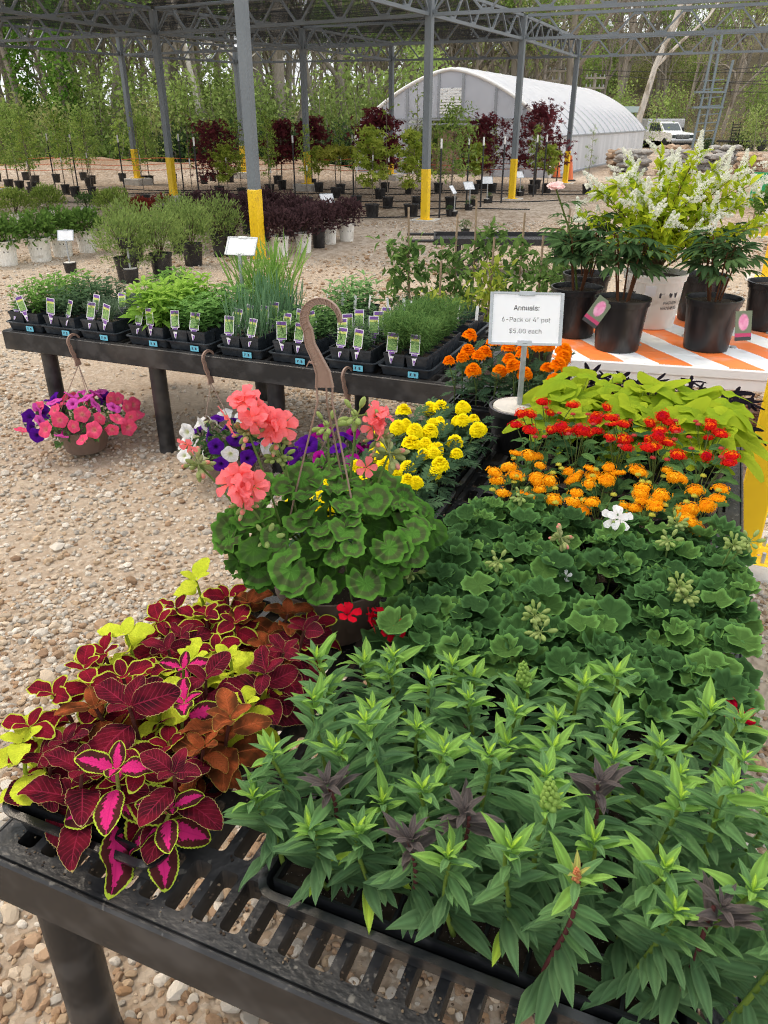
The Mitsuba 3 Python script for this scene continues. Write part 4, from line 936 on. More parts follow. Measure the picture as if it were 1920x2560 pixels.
def whorled(n_st, rad, h, lv, tm, size, ca, cb, r, el=.2, tip=None):
    """upright stems with opposite pairs of leaves"""
    ms = [stems_mesh(1, 0.002, h * .5, ca, r)]; pp, dd, nn, ss, cc = [], [], [], [], []
    for i in range(n_st):
        a = i * 2.4 + r.random(); k = math.sqrt((i + .5) / n_st); tp = A3(rad * k * math.cos(a), rad * k * math.sin(a), h * (1 - .35 * k * k) * (.85 + .25 * r.random())); b = tp * A3(.25, .25, 0); ms.append(paint(tube([b, (b + tp) / 2, tp], [.0018, .0015, .001], 4), np.asarray(ca) * 1.3))
        for l in range(lv):
            w = (l + 1) / lv
            for q in range(4 if l == lv - 1 else 2):
                aa = a + l * 1.57 + q * (math.pi if l < lv - 1 else 1.57) + .3 * r.normal(); e = el + .5 * (w - .5) + .2 * r.normal()
                pp.append(b + (tp - b) * w); dd.append((math.cos(aa) * math.cos(e), math.sin(aa) * math.cos(e), math.sin(e))); nn.append(A3(0, 0, 1) + .3 * r.normal(size=3)); ss.append(size * (1.1 - .45 * w) * (.8 + .4 * r.random())); cc.append(lerp(ca, cb, np.array([[w * (.6 + .5 * r.random())]]))[0])
    return join([(m[0], m[1], None, m[3]) for m in ms] + [scatter(tm, np.array(pp), np.array(dd), np.array(nn), np.array(ss), np.array(cc))])


def needles(n_st, rad, h, per, length, ca, cb, r, tm=STRAP, spread=.9):
    ms = [stems_mesh(n_st, rad, h, np.asarray(ca) * .9, r)]; n = n_st * per; a = r.random(n) * 6.3; k = r.random(n) ** .5; z = .15 + .85 * r.random(n); p = np.stack([rad * k * z * np.cos(a), rad * k * z * np.sin(a), h * z * (1 - .25 * k * k)], 1)
    d = rdir(n, r) * spread + A3(0, 0, .7) + .5 * np.stack([np.cos(a), np.sin(a), 0 * a], 1); return join([(m[0], m[1], None, m[3]) for m in ms] + [scatter(tm, p, d, rdir(n, r), length * (.6 + .7 * r.random(n)), lerp(ca, cb, z[:, None] * r.random((n, 1))))])


def grass(n, rad, h, ca, cb, r, w=.9, bend=.35):
    p = np.stack([rad * .4 * r.normal(size=n), rad * .4 * r.normal(size=n), np.zeros(n)], 1); d = rdir(n, r) * bend + A3(0, 0, 1); bl = ONE(leaf(.016 * w, 'strap', .35, 0, .2, 7, 1)); bl = (bl[0], bl[1], None, bl[3])
    return scatter(bl, p, d, rdir(n, r) + unit(d) * 0, h * (.55 + .5 * r.random(n)), lerp(ca, cb, r.random((n, 1))))


rr6 = np.random.default_rng(61)
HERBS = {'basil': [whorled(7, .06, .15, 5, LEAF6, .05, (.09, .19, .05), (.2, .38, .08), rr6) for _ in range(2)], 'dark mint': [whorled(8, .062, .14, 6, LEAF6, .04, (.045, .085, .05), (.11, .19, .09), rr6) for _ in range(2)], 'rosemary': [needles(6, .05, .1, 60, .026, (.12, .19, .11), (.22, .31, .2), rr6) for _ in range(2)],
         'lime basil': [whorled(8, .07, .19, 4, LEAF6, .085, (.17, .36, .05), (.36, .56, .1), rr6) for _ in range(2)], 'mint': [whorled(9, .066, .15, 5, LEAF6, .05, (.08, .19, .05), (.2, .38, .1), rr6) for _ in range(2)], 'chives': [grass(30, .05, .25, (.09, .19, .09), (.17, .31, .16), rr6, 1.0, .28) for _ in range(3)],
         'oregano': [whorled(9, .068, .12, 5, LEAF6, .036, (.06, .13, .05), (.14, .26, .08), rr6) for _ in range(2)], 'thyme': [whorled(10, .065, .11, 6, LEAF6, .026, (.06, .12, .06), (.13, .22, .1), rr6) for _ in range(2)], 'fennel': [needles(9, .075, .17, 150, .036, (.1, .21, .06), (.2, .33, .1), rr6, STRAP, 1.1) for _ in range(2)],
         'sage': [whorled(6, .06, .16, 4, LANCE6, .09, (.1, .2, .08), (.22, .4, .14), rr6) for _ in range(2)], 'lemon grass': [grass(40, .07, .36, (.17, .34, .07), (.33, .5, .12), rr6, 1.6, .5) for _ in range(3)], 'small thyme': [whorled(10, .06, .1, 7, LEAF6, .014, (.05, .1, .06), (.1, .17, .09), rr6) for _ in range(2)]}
HERBS = {k: [P(m, 'm_matte_leaf') for m in v] for k, v in HERBS.items()}
LOOK = {'basil': 'bushy pointed leaved green herb', 'dark mint': 'dark green mint like herb', 'rosemary': 'grey green needle leaved herb', 'lime basil': 'bright lime green large leaved basil', 'mint': 'fresh green mint like herb', 'chives': 'tall thin chives', 'oregano': 'low oval leaved green herb', 'thyme': 'low spreading dark small leaved herb', 'fennel': 'feathery fine leaved green herb',
        'sage': 'tall pale long leaved herb', 'lemon grass': 'tall arching grassy herb', 'small thyme': 'tiny leaved dark green herb'}


def herb_flat(kind, u, v, nv, pos, tags=2, scale=1.0):
    w, l = .25, .1 * nv + .04; t = thing('herb_flat', 'dark blue flat of %s pots, the %s' % (kind, pos), 'tray'); put(t, 'tray', P(ringloft(w, l, [(o, z * .74) for o, z in TRAY], .02), 'm_blue_tray', 30), BM(u, v, .602))
    if tags: put(t, 'price_label', PRICE, BM(u + .045, v - l / 2 - .006, .606) @ np.array([[1, 0, 0, 0], [0, 0, -1, 0], [0, 1, 0, 0], [0, 0, 0, 1.0]]), 'light blue price label')
    for j in range(nv):
        for i in range(2):
            hu, hv = u - .054 + .108 * i, v - l / 2 + .058 + .1 * j; h = thing('herb', '%s, %s pot, %s row, %s' % (LOOK[kind], 'left' if i == 0 else 'right', ORD[j], pos.replace(' from the left', '')), 'herb', kind + ' pots in one flat'); put(h, 'pot', SQ, BM(hu, hv, .614, 0, 1.12)); put(h, 'soil', SQS, BM(hu, hv, .614 + .079, 0, 1.12))
            k = HERBS[kind]; put(h, 'foliage', k[rh.integers(len(k))], BM(hu, hv, .69, rh.random() * 6.3, scale * (.85 + .3 * rh.random())), kind='stuff')
    for i in range(tags): herb_tag(u - .058 + .104 * (i % 2) + .01 * rh.normal(), v - l / 2 + (.0 if i < 2 else .05 + .1 * ((i - 1) // 2)), .66 if i < 2 else .69, 'at the %s of the %s' % (('left front' if i % 2 == 0 else 'right front') if i < 2 else 'back, %s,' % ORD[i - 2], pos), .12 * rh.normal(), .15 * rh.normal())


FL = [('basil', -3.5), ('dark mint', -3.245), ('rosemary', -2.985), ('lime basil', -2.665), ('mint', -2.41), ('chives', -2.1), ('oregano', -1.805), ('thyme', -1.5), ('fennel', -1.225)]
for q, (k, u) in enumerate(FL): herb_flat(k, u, 3.47, 5, '%s herb flat from the left' % ORD[q] if q < 8 else 'last herb flat at the right', {'chives': 6, 'thyme': 8, 'oregano': 5, 'rosemary': 4}.get(k, 2), 1.05)
for k, u, nv in (('lemon grass', -2.42, 3), ('basil', -3.1, 3), ('sage', -1.86, 3), ('small thyme', -1.5, 3), ('small thyme', -1.23, 3)): herb_flat(k, u, 4.03, nv, 'back flat behind the %s' % min(FL, key=lambda f: abs(f[1] - u))[0], 0)
WT = P(plate(.016, .07, .0005), 'm_white', False)
for i in range(13):
    u = -1.95 + .085 * i + .02 * rh.normal(); q = thing('white_tag', 'small white plant marker, %s from the left at the back of the herb bench' % ORD[i], 'tag', 'white markers at the back of the herb bench'); scene[q] = instance(WT, BM(u, 3.86 + .1 * rh.random(), .73, .5 * rh.normal()) @ np.array([[1, 0, 0, 0], [0, .15, -1, 0], [0, 1, .15, 0], [0, 0, 0, 1.0]]))
card_sign('price_sign', 'faded white card on a zinc post behind the chives, printed too faintly to read', (-.81, 4.5), .604, .385, .178, .115, -.2, .72, [('herbs', .055, .008, False), ('each', .035, .008, False)][:0])

# ------------------------------------------------------------------ striped platform with peonies and the white flowering shrub
def stripe_col(p, n, uv):
    q = (p.x * 0.95 + p.y * 0.27 - 2.075) / 0.29 + 0.05 * (noise(p.x * 9, p.y * 9) - 0.5); o = smoothstep(0.49, 0.51, q - dr.floor(q))
    dirt = smoothstep(0.5, 0.8, fbm(p.x * 12, p.y * 12, 2.0)); c = mix((.9, .22, .05), (.82, .82, .82), o); c = mix((.82, .82, .82), c, smoothstep(0.3, 0.5, n.z))
    return mix(c, (.5, .45, .4), dirt * .35)


solid('m_stripe', stripe_col, 0.5)
solid('m_orange', lambda p, n, uv: mix((.85, .17, .04), (.7, .2, .08), fbm(p.x * 8, p.y * 8, p.z * 8)), .5)
PA = math.atan2(-.238, .971); PF = A3(.88, 3.96)
def PM(a, b, z=0.0, rot=0.0, s=1.0): return shift(PF[0] + .971 * a + .238 * b, PF[1] - .238 * a + .971 * b, z, PA + rot, s)


t = thing('striped_platform', 'low display platform of white boards painted with orange stripes, on orange supports', 'platform')
for k in range(6): put(t, 'plank', P(box(0, 1.75, .205 * k + .002, .205 * k + .2, .508, .55, .004), 'm_stripe', False), PM(0, 0))
put(t, 'edge_board', P(box(-.002, 1.752, -.022, -.001, .5, .546, .003), 'm_white', False), PM(0, 0)); put(t, 'edge_board', P(box(.03, 1.72, -.01, .03, .44, .496, .003), 'm_white', False), PM(0, 0))
for a in (.3, 1.35): put(t, 'support', P(box(a, a + .06, .03, 1.2, 0, .505, .006), 'm_orange', False), PM(0, 0))
put(t, 'support', P(box(.9, 1.7, -.45, -.39, 0.02, .36, .006), 'm_orange', False), PM(.1, .02)); put(t, 'side_board', P(box(0, .03, 0.02, 1.2, .42, .505, .004), 'm_white', False), PM(.0, 0))
for a, b in ((.72, .62), (.95, .42), (1.2, .8), (.45, .35), (1.5, .25), (.3, .9)): put(t, 'bolt', P(lathe([(0, .549), (.018, .549), (.018, .556), (.012, .559), (0, .56)], 12), 'm_zinc', 30), PM(a, b))

NURS = {}
def nursery_pot(t, M, r=.14, h=.27, bs='m_pot', ribs=16):
    key = (round(r, 3), round(h, 3), bs)
    if key not in NURS: NURS[key] = (P(lathe([(0, 0), (r * .8, 0), (r * .82, .006), (r * .95, h * .84), (r * .955, h * .86), (r * 1.01, h * .87), (r * 1.02, h * .955), (r * 1.05, h * .96), (r * 1.05, h), (r * .98, h), (r * .95, h * .9), (0, h * .9)], 48 if r > .1 else 24, ribs, .022, (h * .08, h * .8)), bs, 25), P(lathe([(r * .95, h * .9), (r * .6, h * .93), (0, h * .94)], 24), 'm_soil'))
    put(t, 'pot', NURS[key][0], M); put(t, 'soil', NURS[key][1], M)


rp = np.random.default_rng(71)
PEO = []
for c in ((.055, .11, .045), (.08, .15, .055)):
    lf = leaf(.3, 'lance', .9, .15, .2, 8, 2); q = shade_leaf(lf, c, None, np.array(c) * 1.5, .1); ms = []
    for az, x, L in ((0, .4, .6), (.75, .3, .5), (-.75, .3, .5), (1.3, .12, .42), (-1.3, .12, .42), (.35, .36, .5), (-.35, .36, .5)): ms.append(mv(q, frame([x, .1 * math.sin(az), 0], [math.cos(az), math.sin(az), -.1], [0, 0, 1], L)))
    ms.append(paint(tube([[0, 0, 0], [.25, 0, .02], [.42, 0, 0]], [.012, .01, .006], 4), (.14, .12, .05))); PEO.append(P(join([(m[0], m[1], None, m[3]) for m in ms]), 'm_leaf'))


def peony(label, a, b, n=36, h=.34, card=None, flower=None, z=.552, loc=None):
    M = PM(a, b, z) if loc is None else shift(loc[0], loc[1], z); t = thing('peony', label, 'peony'); nursery_pot(t, M); c = M[:3, 3] + A3(0, 0, .25)
    for i in range(6):
        az = i * 1.05 + rp.random(); tp = c + A3(.09 * math.cos(az), .09 * math.sin(az), h * (.7 + .3 * rp.random())); b0 = c + A3(.03 * math.cos(az), .03 * math.sin(az), 0)
        put(t, 'stem', P(paint(tube([b0, (b0 + tp) / 2 + A3(0, 0, .01), tp], [.005, .004, .003], 6), (.2, .09, .05), .2), 'm_leaf'))
        for q in range(n // 6):
            w = .5 + .5 * (q + 1) / (n // 6); aa = az + q * 2.1 + .4 * rp.normal(); el = .25 * rp.normal() + .1; put(t, 'leaf', PEO[rp.integers(2)], frame(b0 + (tp - b0) * w, A3(math.cos(aa), math.sin(aa), el), A3(0, 0, 1) + .2 * rp.normal(size=3), .19 * (.8 + .4 * rp.random())))
    if card is not None:
        q = c + A3(*card[:3]); X = unit(A3(math.cos(card[3]), 0, math.sin(card[3]))); n_ = unit(A3(0, -1, .25)); Y = unit(np.cross(n_, X)); F = np.eye(4); F[:3, 0], F[:3, 1], F[:3, 2], F[:3, 3] = np.cross(Y, n_), Y, n_, q
        put(t, 'tag', P(plate(.085, .15), 'm_peony_tag', False), F, 'hanging tag with a pink bloom on it')
    if flower is not None:
        q = c + A3(*flower); put(t, 'flower_stem', P(paint(tube([c, c + A3(flower[0] * .3, flower[1] * .3, flower[2] * .5), q], [.006, .005, .004], 6), (.16, .22, .06)), 'm_leaf'))
        for k in (.45, .6, .72, .85):
            aa = k * 37; put(t, 'leaf', PEO[1], frame(c + A3(*flower) * k, A3(math.cos(aa), math.sin(aa), .15), A3(0, 0, 1), .17))
        put(t, 'bloom', P(join([mv(petal_flower(8, .95, .3 + .28 * k, .5, (.85, .55, .52), (.9, .68, .66), .08, 80 + k), shift(0, 0, -.06 * k + .05, k, 1.15 - .12 * k)) for k in range(5)]), 'm_petal'), frame(q, A3(1, 0, 0), A3(-.1, -.3, 1), .085), 'pale pink double bloom')


solid('m_peony_tag', lambda p, n, uv: mix(mix((.16, .2, .12), mix((.85, .45, .6), (.78, .2, .42), noise(uv.x * 9, uv.y * 14)), smoothstep(.03, 0.0, dr.square(uv.x - .5) * .5 + dr.square(uv.y - .62) * .6 - .03)), mix((.03, .03, .03), (.5, .04, .14), smoothstep(.12, .13, uv.y)), smoothstep(.26, .25, uv.y)), .35)
peony('peony in a black pot with an angled pink tag, front left of the platform', .33, .25, card=(-.2, -.13, -.09, -.62))
peony('peony in a black pot with an upright pink tag, front right of the platform', .8, .37, card=(.12, -.16, -.17, .05))
peony('peony with one pale pink bloom on a tall stem, left end of the platform', .09, .5, flower=(-.17, .02, .53))
peony('peony in a black pot behind the one with the tall bloom', .14, .95, n=30)
peony('leafy peony at the back of the platform, right of the white tub', .83, 1.08, n=30)
t = thing('nursery_pot', 'empty black nursery pot of soil at the right edge of the platform', 'pot'); nursery_pot(t, PM(1.2, .93, .552))

# the white flowering shrub
t = thing('flowering_shrub', 'large lime leaved shrub with arching stems of white blossom in a white tub', 'shrub'); M = PM(.53, .86, .552); nursery_pot(t, M, .175, .31, 'm_white_pot', 0)
def on_pot(txt, r, z, hh, az, bold=False, dep=.0006):
    m = meshkit.text_mesh(txt, hh, dep, bold); v = np.array(m.vertices); v[:, 0] -= v[:, 0].mean(); a = az + v[:, 0] / r; rr_ = r + .0012 + v[:, 2]; return np.stack([rr_ * np.cos(a), rr_ * np.sin(a), z + v[:, 1]], 1), np.array(m.faces), None, None


for txt, z, hh, az, b in (('PW', .19, .06, -.95, True), ('PROVEN', .15, .017, -.95, False), ('WINNERS', .12, .017, -.95, False), ('PW', .19, .06, -2.55, True), ('WINNERS', .12, .017, -2.5, False)):
    put(t, 'lettering', P(on_pot(txt, .175 * (.82 + .13 * z / .26), z, hh, az, b), 'm_ink', False), M)
put(t, 'price_label', P(mv(plate(.06, .06), np.eye(4)), 'm_paper', False), M @ frame([-.03, -.172, .2], [1, 0, 0], [0, -1, -.15], 1.0) @ np.array([[1, 0, 0, 0], [0, 1, 0, 0], [0, 0, 1, .006], [0, 0, 0, 1.0]]))
c0 = M[:3, 3] + A3(0, 0, .29); PANI = []
tmf = ONE(join([mv(leaf(.8, 'obovate', .3, .3, .1, 3, 1), shift(0, 0, 0, q * math.pi / 2, .5)) for q in range(4)])[:2] + (None, None))
for s in range(3):
    r = np.random.default_rng(90 + s); n = 60; z = r.random(n) ** .8; a = r.random(n) * 6.3; w = .024 * (1.05 - z); p = np.stack([w * np.cos(a), w * np.sin(a), .11 * z], 1); PANI.append(P(scatter(tmf, p, rdir(n, r), unit(p * A3(1, 1, 0) + A3(0, 0, .01)) + .5 * r.normal(size=(n, 3)), .021, np.ones((n, 3)) * A3(.86, .87, .8) * (.9 + .15 * r.random((n, 1)))), 'm_petal'))
fol, wood = [], []
for i in range(44):
    az = i * 2.39996; k = math.sqrt((i + .5) / 44); sp = .58 * k * (.8 + .4 * rp.random()); hgt = (.62 - .28 * k * k) * (.75 + .35 * rp.random()); e = c0 + A3(sp * math.cos(az) * 1.05 + .08, sp * math.sin(az) * .8, hgt); mid = c0 + A3(sp * .38 * math.cos(az), sp * .3 * math.sin(az), hgt * .72)
    tt = np.linspace(0, 1, 9)[:, None]; pts = (1 - tt) ** 2 * c0 + 2 * tt * (1 - tt) * mid + tt ** 2 * e; wood.append(paint(tube(pts, np.linspace(.005, .0015, 9), 5), (.2, .14, .08), .2)); m = 46; w = .28 + .72 * rp.random(m); b = (1 - w[:, None]) ** 2 * c0 + 2 * w[:, None] * (1 - w[:, None]) * mid + w[:, None] ** 2 * e
    fol.append(scatter(LEAF6, b, rdir(m, rp) + .4 * unit(e - c0), A3(0, 0, 1) + .4 * rp.normal(size=(m, 3)), .072 * (.6 + .7 * rp.random(m)), lerp((.28, .42, .03), (.56, .62, .04), rp.random((m, 1)))))
    for q in range(3 if k > .3 else 2):
        ww = 1.02 - .085 * q; b = (1 - ww) ** 2 * c0 + 2 * ww * (1 - ww) * mid + ww ** 2 * e + .012 * rp.normal(size=3); put(t, 'blossom', PANI[rp.integers(3)], frame(b, rdir(1, rp)[0], unit(e - mid) + A3(0, 0, .5) + .45 * rp.normal(size=3), .7 + .45 * rp.random()))
put(t, 'branches', P(join(wood), 'm_leaf'), kind='stuff'); put(t, 'foliage', P(join(fol), 'm_matte_leaf'), kind='stuff')

# ------------------------------------------------------------------ generic potted shrubs and young trees
def bush_mesh(n, rad, h, size, ca, cb, r, tm=LEAF6, up=.5, base=.25, shell=.35, stems=7, tips=None):
    d = rdir(n, r); d[:, 2] = np.abs(d[:, 2]) ** .8 * np.where(r.random(n) < .85, 1, -.5); q = shell + (1 - shell) * r.random((n, 1)) ** .5; lump = 1 + .28 * (meshkit.noise(d * 2.6 + r.random() * 50)[:, None] - .5) * 2
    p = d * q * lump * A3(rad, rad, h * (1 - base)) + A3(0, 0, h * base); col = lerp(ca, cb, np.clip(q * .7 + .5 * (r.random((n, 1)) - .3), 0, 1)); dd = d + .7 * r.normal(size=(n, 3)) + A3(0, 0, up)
    ms = [scatter(tm, p, dd, A3(0, 0, 1) + .7 * r.normal(size=(n, 3)), size * (.6 + .7 * r.random(n)), col), stems_mesh(stems, rad * .7, h * .75, (.12, .09, .06), r, .004)]
    return join([(m[0], m[1], None, m[3]) for m in ms])


rq = np.random.default_rng(83)
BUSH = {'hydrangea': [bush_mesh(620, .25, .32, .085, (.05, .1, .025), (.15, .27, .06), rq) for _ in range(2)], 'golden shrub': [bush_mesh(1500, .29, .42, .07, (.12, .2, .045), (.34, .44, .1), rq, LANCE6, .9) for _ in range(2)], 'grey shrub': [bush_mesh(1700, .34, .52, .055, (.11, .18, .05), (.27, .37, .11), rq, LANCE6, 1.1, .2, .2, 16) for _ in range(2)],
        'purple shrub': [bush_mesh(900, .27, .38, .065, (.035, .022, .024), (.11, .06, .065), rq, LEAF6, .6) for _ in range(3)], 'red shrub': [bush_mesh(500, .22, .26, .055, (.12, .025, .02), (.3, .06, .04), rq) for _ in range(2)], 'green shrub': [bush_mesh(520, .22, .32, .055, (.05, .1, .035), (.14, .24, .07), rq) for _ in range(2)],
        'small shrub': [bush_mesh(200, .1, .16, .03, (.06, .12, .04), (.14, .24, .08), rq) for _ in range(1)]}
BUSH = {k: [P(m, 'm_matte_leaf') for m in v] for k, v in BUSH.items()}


def potted(name, label, kind, x, y, r=.135, h=.26, white=False, s=1.0, letters=False, group=None):
    t = thing(name, label, 'shrub', group); M = shift(x, y, relief(np.array(x), np.array(y)), rq.random() * 6.3); nursery_pot(t, M, r, h, 'm_white_pot' if white else 'm_pot', 0 if white else 16)
    put(t, 'foliage', BUSH[kind][rq.integers(len(BUSH[kind]))], M @ shift(0, 0, h * .88, 0, s), kind='stuff')
    if group: ranked(t, x, y)
    if letters: put(t, 'lettering', P(on_pot('PW', r * .9, h * .55, .075, -1.35), 'm_ink', False), shift(x, y, float(relief(np.array(x), np.array(y)))))


for i, (x, y, r) in enumerate(((-4.83, 10.27, .125), (-4.53, 10.58, .141), (-4.38, 10.96, .136), (-4.17, 11.33, .13))): potted('potted_hydrangea', 'dark green shrub in a lettered white tub, %s from the left in front' % ORD[i], 'hydrangea', x, y, r * 1.08, .3, True, .95, True)
for i, (x, y) in enumerate(((-6.25, 13.93), (-5.9, 14.47), (-5.45, 15.1))): potted('potted_shrub', ('yellow green shrub in a white tub at the left frame edge', 'second yellow green shrub in a white tub, behind the hydrangeas', 'small green shrub in a white tub with a white tag')[i], 'golden shrub' if i < 2 else 'green shrub', x, y, .13, .25, True, (1.05, 1, .85)[i], i == 0)
potted('potted_shrub', 'yellow green shrub in a black pot standing alone among white tubs', 'golden shrub', -4.66, 14.15, .13, .26, False, 1.0)
for i, (x, y) in enumerate(((-4.55, 15.2), (-4.2, 15.6), (-4.3, 14.7))): potted('red_shrub', 'low red leaved shrub, %s of the three beside the concrete footing' % ORD[i], 'red shrub', x, y, .12, .2, False, 1.0)
for i, (x, y) in enumerate(((-2.95, 9.13), (-2.62, 9.4), (-2.42, 10.15), (-2.2, 10.9), (-3.3, 10.6), (-2.85, 11.3))): potted('grey_green_shrub', 'wispy grey green shrub in a black pot, %s counted from the bench' % ORD[i], 'grey shrub', x, y, .13, .27, False, 1.0)
for i, (x, y, r, w) in enumerate(((-1.41, 10.92, .125, 1), (-1.12, 11.25, .118, 1), (-.94, 11.66, .1, 0), (-.8, 12.05, .1, 1), (-.57, 12.38, .123, 1))): potted('purple_shrub', ('dark purple shrub in a white tub nearest the yellow post', 'dark purple shrub in a white tub, second from the post', 'dark purple shrub in the grey pot', 'dark purple shrub in a white tub behind the grey pot', 'dark purple shrub in a white tub at the right end of the row')[i], 'purple shrub', x, y, r, .26, bool(w), .95, i in (1, 4))
for i, (x, y) in enumerate(((-2.6, 12.6), (-2.2, 13.3), (-1.85, 12.3), (-1.5, 13.1), (-3.1, 13.5), (-1.25, 12.3), (-2.8, 14.2), (-2.0, 14.3), (-2.3, 11.9))): potted('purple_shrub', 'dark purple shrub behind the yellow post', 'purple shrub', x, y, .125, .25, False, 1.0, False, 'purple shrubs behind the post')

rt = np.random.default_rng(97)
def tree_mesh(r, h, crown, n, size, ca, cb, tm=LEAF6, z0=.5, flatn=1.0, trunk=.012, droop=0.0, clumps=9, lean=0.03):
    """young tree: (trunk and twigs, foliage)"""
    top = A3(lean * r.normal(), lean * r.normal(), h); wood = [tube([A3(0, 0, 0), top * .5 + .01 * r.normal(size=3), top], [trunk, trunk * .75, trunk * .3], 6)]; fol = []
    for k in range(clumps):
        w = z0 + (1 - z0) * (k + .5) / clumps; b = top * w; a = k * 2.4 + r.random(); R1 = crown * (math.sin(math.pi * min(1, .18 + .8 * (k + .5) / clumps)) ** .7) * (.6 + .6 * r.random()); e = b + A3(R1 * math.cos(a), R1 * math.sin(a), .25 * R1 * (1 - droop * 2) + .04 * r.normal())
        wood.append(tube([b, (b + e) / 2 + A3(0, 0, .04 * crown), e], [trunk * .4, trunk * .3, trunk * .12], 4)); m = n // clumps; t_ = .35 + .75 * r.random((m, 1)); c = b + (e - b) * t_ + r.normal(size=(m, 3)) * crown * A3(.22, .22, .13 * flatn)
        fol.append(scatter(tm, c, rdir(m, r) + A3(0, 0, -.15 - droop), A3(0, 0, 1) + .5 * r.normal(size=(m, 3)), size * (.6 + .7 * r.random(m)), lerp(ca, cb, r.random((m, 1)))))
    return join(wood), join(fol)


STAR = ONE(polar_leaf(lambda a: .25 + .75 * np.abs(np.cos(2.5 * a)) ** 3 * (np.abs(a) < 2.6), 0, 0, 5, 2, 16)[:2] + (None, None))
GREENS = ((.17, .28, .05), (.42, .54, .12)); DREDS = ((.09, .024, .032), (.24, .055, .065))
YT = {'lime maple': [tree_mesh(rt, 1.25, .36, 520, .085, (.22, .31, .04), (.46, .53, .1), STAR, .3) for _ in range(2)], 'green sapling': [tree_mesh(rt, 1.75, .26, 420, .08, *GREENS, LEAF6, .28, 1.3, .014, 0, 12) for _ in range(3)], 'thin whip': [tree_mesh(rt, 1.8, .2, 110, .075, *GREENS, LEAF6, .25, 1.2, .011, 0, 10) for _ in range(2)],
      'low spreading maple': [tree_mesh(rt, .85, .42, 620, .075, (.27, .32, .04), (.48, .48, .1), STAR, .72, .5, .014, .25)], 'red maple': [tree_mesh(rt, 1.9, .85, 1300, .1, *DREDS, STAR, .14, 1.0, .025, .05, 16) for _ in range(2)], 'weeping red maple': [tree_mesh(rt, 1.5, .5, 1100, .09, *DREDS, STAR, .3, 1.0, .02, .25, 12) for _ in range(2)],
      'leafy tree': [tree_mesh(rt, 1.9, .5, 1100, .1, (.15, .25, .06), (.38, .5, .14), LEAF6, .2, 1.2, .02, 0, 14) for _ in range(2)]}
YT = {k: [(P(w, 'm_bark'), P(f, 'm_matte_leaf')) for w, f in v] for k, v in YT.items()}


def young(kind, label, x, y, r=.125, h=.22, s=1.0, tag=False, group=None):
    t = thing('potted_' + kind.replace(' ', '_'), label, 'tree', group); M = shift(x, y, float(relief(np.array(x), np.array(y))), rt.random() * 6.3); nursery_pot(t, M, r, h, 'm_pot', 16)
    w, f = YT[kind][rt.integers(len(YT[kind]))]; put(t, 'trunk', w, M @ shift(0, 0, h * .9, 0, s)); put(t, 'crown', f, M @ shift(0, 0, h * .9, 0, s), kind='stuff')
    if tag: put(t, 'tag', WT, shift(x + .02, y - .05, h + (.5 + .3 * rt.random()) * s, .6 * rt.normal()) @ np.array([[1.6, 0, 0, 0], [0, .15, -1.6, 0], [0, 1.6, .15, 0], [0, 0, 0, 1.0]]))


